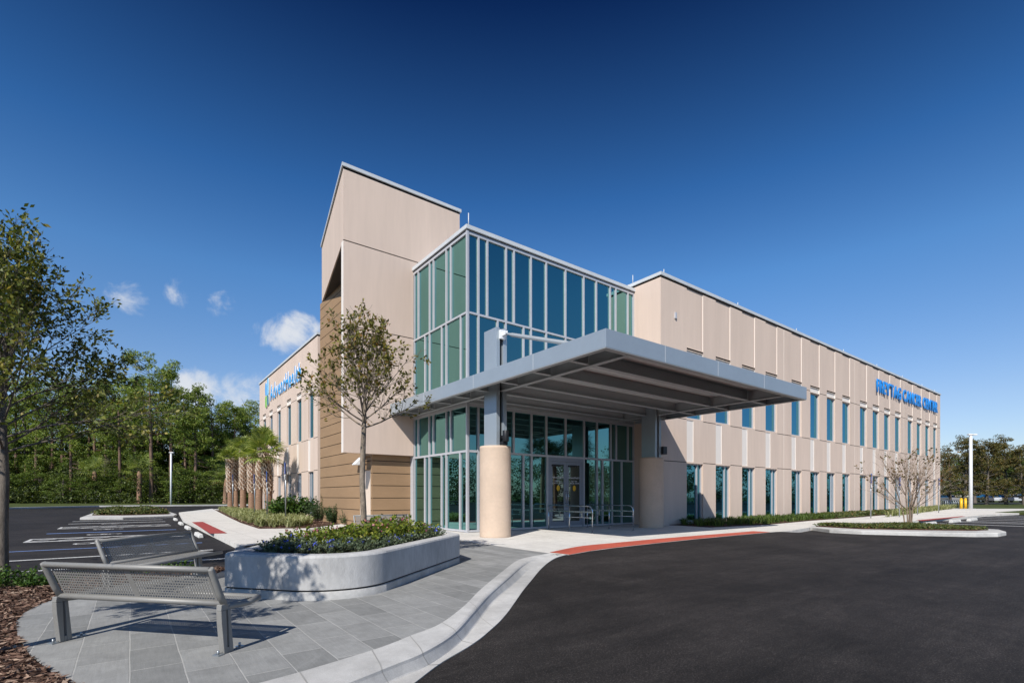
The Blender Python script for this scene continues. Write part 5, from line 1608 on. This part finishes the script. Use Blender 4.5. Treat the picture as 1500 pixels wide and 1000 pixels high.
# ------------------------------------------------------------------ distant cars
def car_proto(k, paint, suv):
    root = empty('parked_car')
    L, Wd = 2.3, .9
    prof = [(-L,.32),(L,.32),(L,.72),(L-.15,.86),(L-1.15,.98),(-L+.25,1.0),(-L,.85)]
    m_ = MB(); n = len(prof)
    m_.raw([(p[0], s*Wd, p[1]) for s in (-1, 1) for p in prof], [tuple(range(n)), tuple(range(2*n-1, n-1, -1))]+[(i, n+i, n+(i+1) % n, (i+1) % n) for i in range(n)])
    m_.build('body', paint, root, .06)
    hz = 1.72 if suv else 1.45
    cab = [(-L+.3 if suv else -1.55, .985), (L-1.25, .985), (L-1.95, hz), (-L+.55 if suv else -1.0, hz)]
    m_ = MB(); m_.raw([(p[0], s*(Wd-.08-(.13 if p[1] > 1 else 0)), p[1]) for s in (-1, 1) for p in cab], [(0,1,2,3),(7,6,5,4),(0,4,5,1),(1,5,6,2),(2,6,7,3),(3,7,4,0)])
    m_.build('window_band', M['glasswin'], root, .04)
    m_ = MB(); c2 = [(cab[3][0]-.05, hz-.02), (cab[2][0]+.05, hz-.02), (cab[2][0], hz+.05), (cab[3][0], hz+.05)]
    m_.raw([(p[0], s*(Wd-.2), p[1]) for s in (-1, 1) for p in c2], [(0,1,2,3),(7,6,5,4),(0,4,5,1),(1,5,6,2),(2,6,7,3),(3,7,4,0)]); m_.build('roof', paint, root, .03)
    for sx in (-1.4, 1.4):
        for sy in (-1, 1):
            w_ = MB(); w_.tube([(sx, sy*(Wd-.2), .33), (sx, sy*(Wd+.02), .33)], .33, 16); wo = w_.build('wheel', M['black'], root)
            w_ = MB(); w_.tube([(sx, sy*(Wd+.021), .33), (sx, sy*(Wd+.03), .33)], .2, 12); w_.build('rim', M['galv'], wo)
    return root
for i, (px, col, suv, lb) in enumerate([(1452, (.62,.63,.65), True, 'white car left of the dark car under the conifers'), (1468, (.05,.06,.08), False, 'dark car in the middle of the far parked row'), (1482, (.55,.57,.6), False, 'silver car under the rusty conifers'), (1496, (.12,.22,.40), True, 'blue car at the right edge of the far parked row'), (1436, (.10,.10,.11), True, 'black car just right of the white light pole'), (1386, (.30,.29,.28), False, 'grey car seen past the end of the building')]):
    t = 104; x, y = W((px-CX)/F*t, t)
    c = car_proto(i, plain('car_paint', col, .25, .3, .03), suv)
    c.location = (x, y, .0); c.rotation_euler = (0, 0, R(30+i*4)); tag(c, lb, 'car', 'cars parked far away on the right')

# ------------------------------------------------------------------ light, sky, camera
LD = Vector((.93, .63, -1.0)).normalized()
EL = math.asin(-LD.z)
sun = bpy.data.lights.new('sun', 'SUN'); sun.energy = 4.6; sun.angle = R(.5); sun.color = (1.0, .955, .89)
so = bpy.data.objects.new('sun', sun); COL.objects.link(so)
so.rotation_euler = LD.to_track_quat('-Z', 'Y').to_euler(); so.location = (-30, -30, 60)
wd = bpy.data.worlds.new('World'); scene.world = wd; wd.use_nodes = True
N, L = wd.node_tree.nodes, wd.node_tree.links
bg = N['Background']
sky = N.new('ShaderNodeTexSky'); sky.sky_type = 'NISHITA'; sky.sun_disc = False
sky.sun_elevation = EL; sky.sun_rotation = math.atan2(-LD.x, -LD.y) % (2*math.pi)
sky.altitude = 0; sky.air_density = 1.0; sky.dust_density = .6; sky.ozone_density = 3.0
tc = N.new('ShaderNodeTexCoord'); sp_ = N.new('ShaderNodeSeparateXYZ'); L.new(tc.outputs['Generated'], sp_.inputs[0])
el = N.new('ShaderNodeMapRange'); el.inputs['From Min'].default_value = 0.0; el.inputs['From Max'].default_value = 1.0
L.new(sp_.outputs['Z'], el.inputs['Value'])
rp = ramp(N, SKYRAMP)
L.new(el.outputs[0], rp.inputs[0])
col = mix(N, L, sky.outputs[0], rp.outputs[0], 1.0, 'MULTIPLY')
# small fair-weather clouds low over the woods
def cdir(px, py):
    v = Vector((*W((px-CX)/F, 1.0), -(py-HY)/F)); return v.normalized()
fw = Vector((CA, SA, 0)); rt = Vector((SA, -CA, 0))
dirn = N.new('ShaderNodeVectorMath'); dirn.operation = 'NORMALIZE'; L.new(tc.outputs['Generated'], dirn.inputs[0])
n1 = N.new('ShaderNodeTexNoise'); n1.inputs['Scale'].default_value = 15; n1.inputs['Detail'].default_value = 8; n1.inputs['Roughness'].default_value = .62; n1.inputs['Distortion'].default_value = .4
L.new(dirn.outputs[0], n1.inputs['Vector'])
tot = None
def math_(op, a, b=None, clamp=False):
    m_ = N.new('ShaderNodeMath'); m_.operation = op; m_.use_clamp = clamp
    for i, v in enumerate((a, b)):
        if v is None: continue
        if hasattr(v, 'links'): L.new(v, m_.inputs[i])
        else: m_.inputs[i].default_value = v
    return m_.outputs[0]
for px, py, rx, ry, amp in CLOUDS:
    c = cdir(px, py); sx = Vector((0,0,1)).cross(c).normalized()*-1; sy = c.cross(sx)*1.0
    ds = []
    for ax, rr_ in ((sx, rx/F*.9), (sy, ry/F*.9)):
        dp = N.new('ShaderNodeVectorMath'); dp.operation = 'DOT_PRODUCT'; dp.inputs[1].default_value = ax
        sb = N.new('ShaderNodeVectorMath'); sb.operation = 'SUBTRACT'; sb.inputs[1].default_value = c; L.new(dirn.outputs[0], sb.inputs[0])
        L.new(sb.outputs[0], dp.inputs[0]); q = math_('DIVIDE', dp.outputs['Value'], rr_); ds.append(math_('MULTIPLY', q, q))
    dd = N.new('ShaderNodeVectorMath'); dd.operation = 'DOT_PRODUCT'; dd.inputs[1].default_value = c; L.new(dirn.outputs[0], dd.inputs[0])
    front_ = math_('GREATER_THAN', dd.outputs['Value'], .5)
    e = math_('SUBTRACT', 1.0, math_('ADD', ds[0], ds[1]))
    e = math_('MULTIPLY', math_('MULTIPLY', math_('MAXIMUM', e, 0.0), amp), front_)
    tot = e if tot is None else math_('MAXIMUM', tot, e)
msk = math_('ADD', math_('MULTIPLY', tot, .75), math_('MULTIPLY', math_('SUBTRACT', n1.outputs['Fac'], .52), 2.4))
msk = math_('MULTIPLY', msk, math_('GREATER_THAN', tot, .0005))
mr = N.new('ShaderNodeMapRange'); mr.interpolation_type = 'SMOOTHSTEP'; mr.inputs['From Min'].default_value = .18; mr.inputs['From Max'].default_value = .95
L.new(msk, mr.inputs['Value'])
fade = math_('MULTIPLY', mr.outputs[0], math_('MINIMUM', math_('MULTIPLY', tot, 3.0), 1.0))
col = mix(N, L, col, CLOUDCOL, math_('MULTIPLY', fade, .92))
L.new(col, bg.inputs['Color']); bg.inputs['Strength'].default_value = SKYSTR

cam = bpy.data.cameras.new('camera'); co_ = bpy.data.objects.new('camera', cam); COL.objects.link(co_)
cam.sensor_width = 36; cam.lens = 36*F/1500; cam.shift_y = (HY-500)/1500; cam.clip_end = 4000; cam.clip_start = .05
co_.location = (0, 0, H); co_.rotation_euler = (R(90), 0, -math.atan2(CA, SA))
scene.camera = co_
scene.render.engine = 'CYCLES'
scene.cycles.max_bounces = 7; scene.cycles.glossy_bounces = 4; scene.cycles.diffuse_bounces = 3; scene.cycles.transmission_bounces = 3
scene.cycles.use_denoising = True
scene.cycles.caustics_reflective = False; scene.cycles.caustics_refractive = False
scene.cycles.sample_clamp_indirect = 6
vs = scene.view_settings
vs.view_transform = 'Standard'; vs.look = 'None'; vs.exposure = EXPOSURE; vs.gamma = 1; vs.use_curve_mapping = False
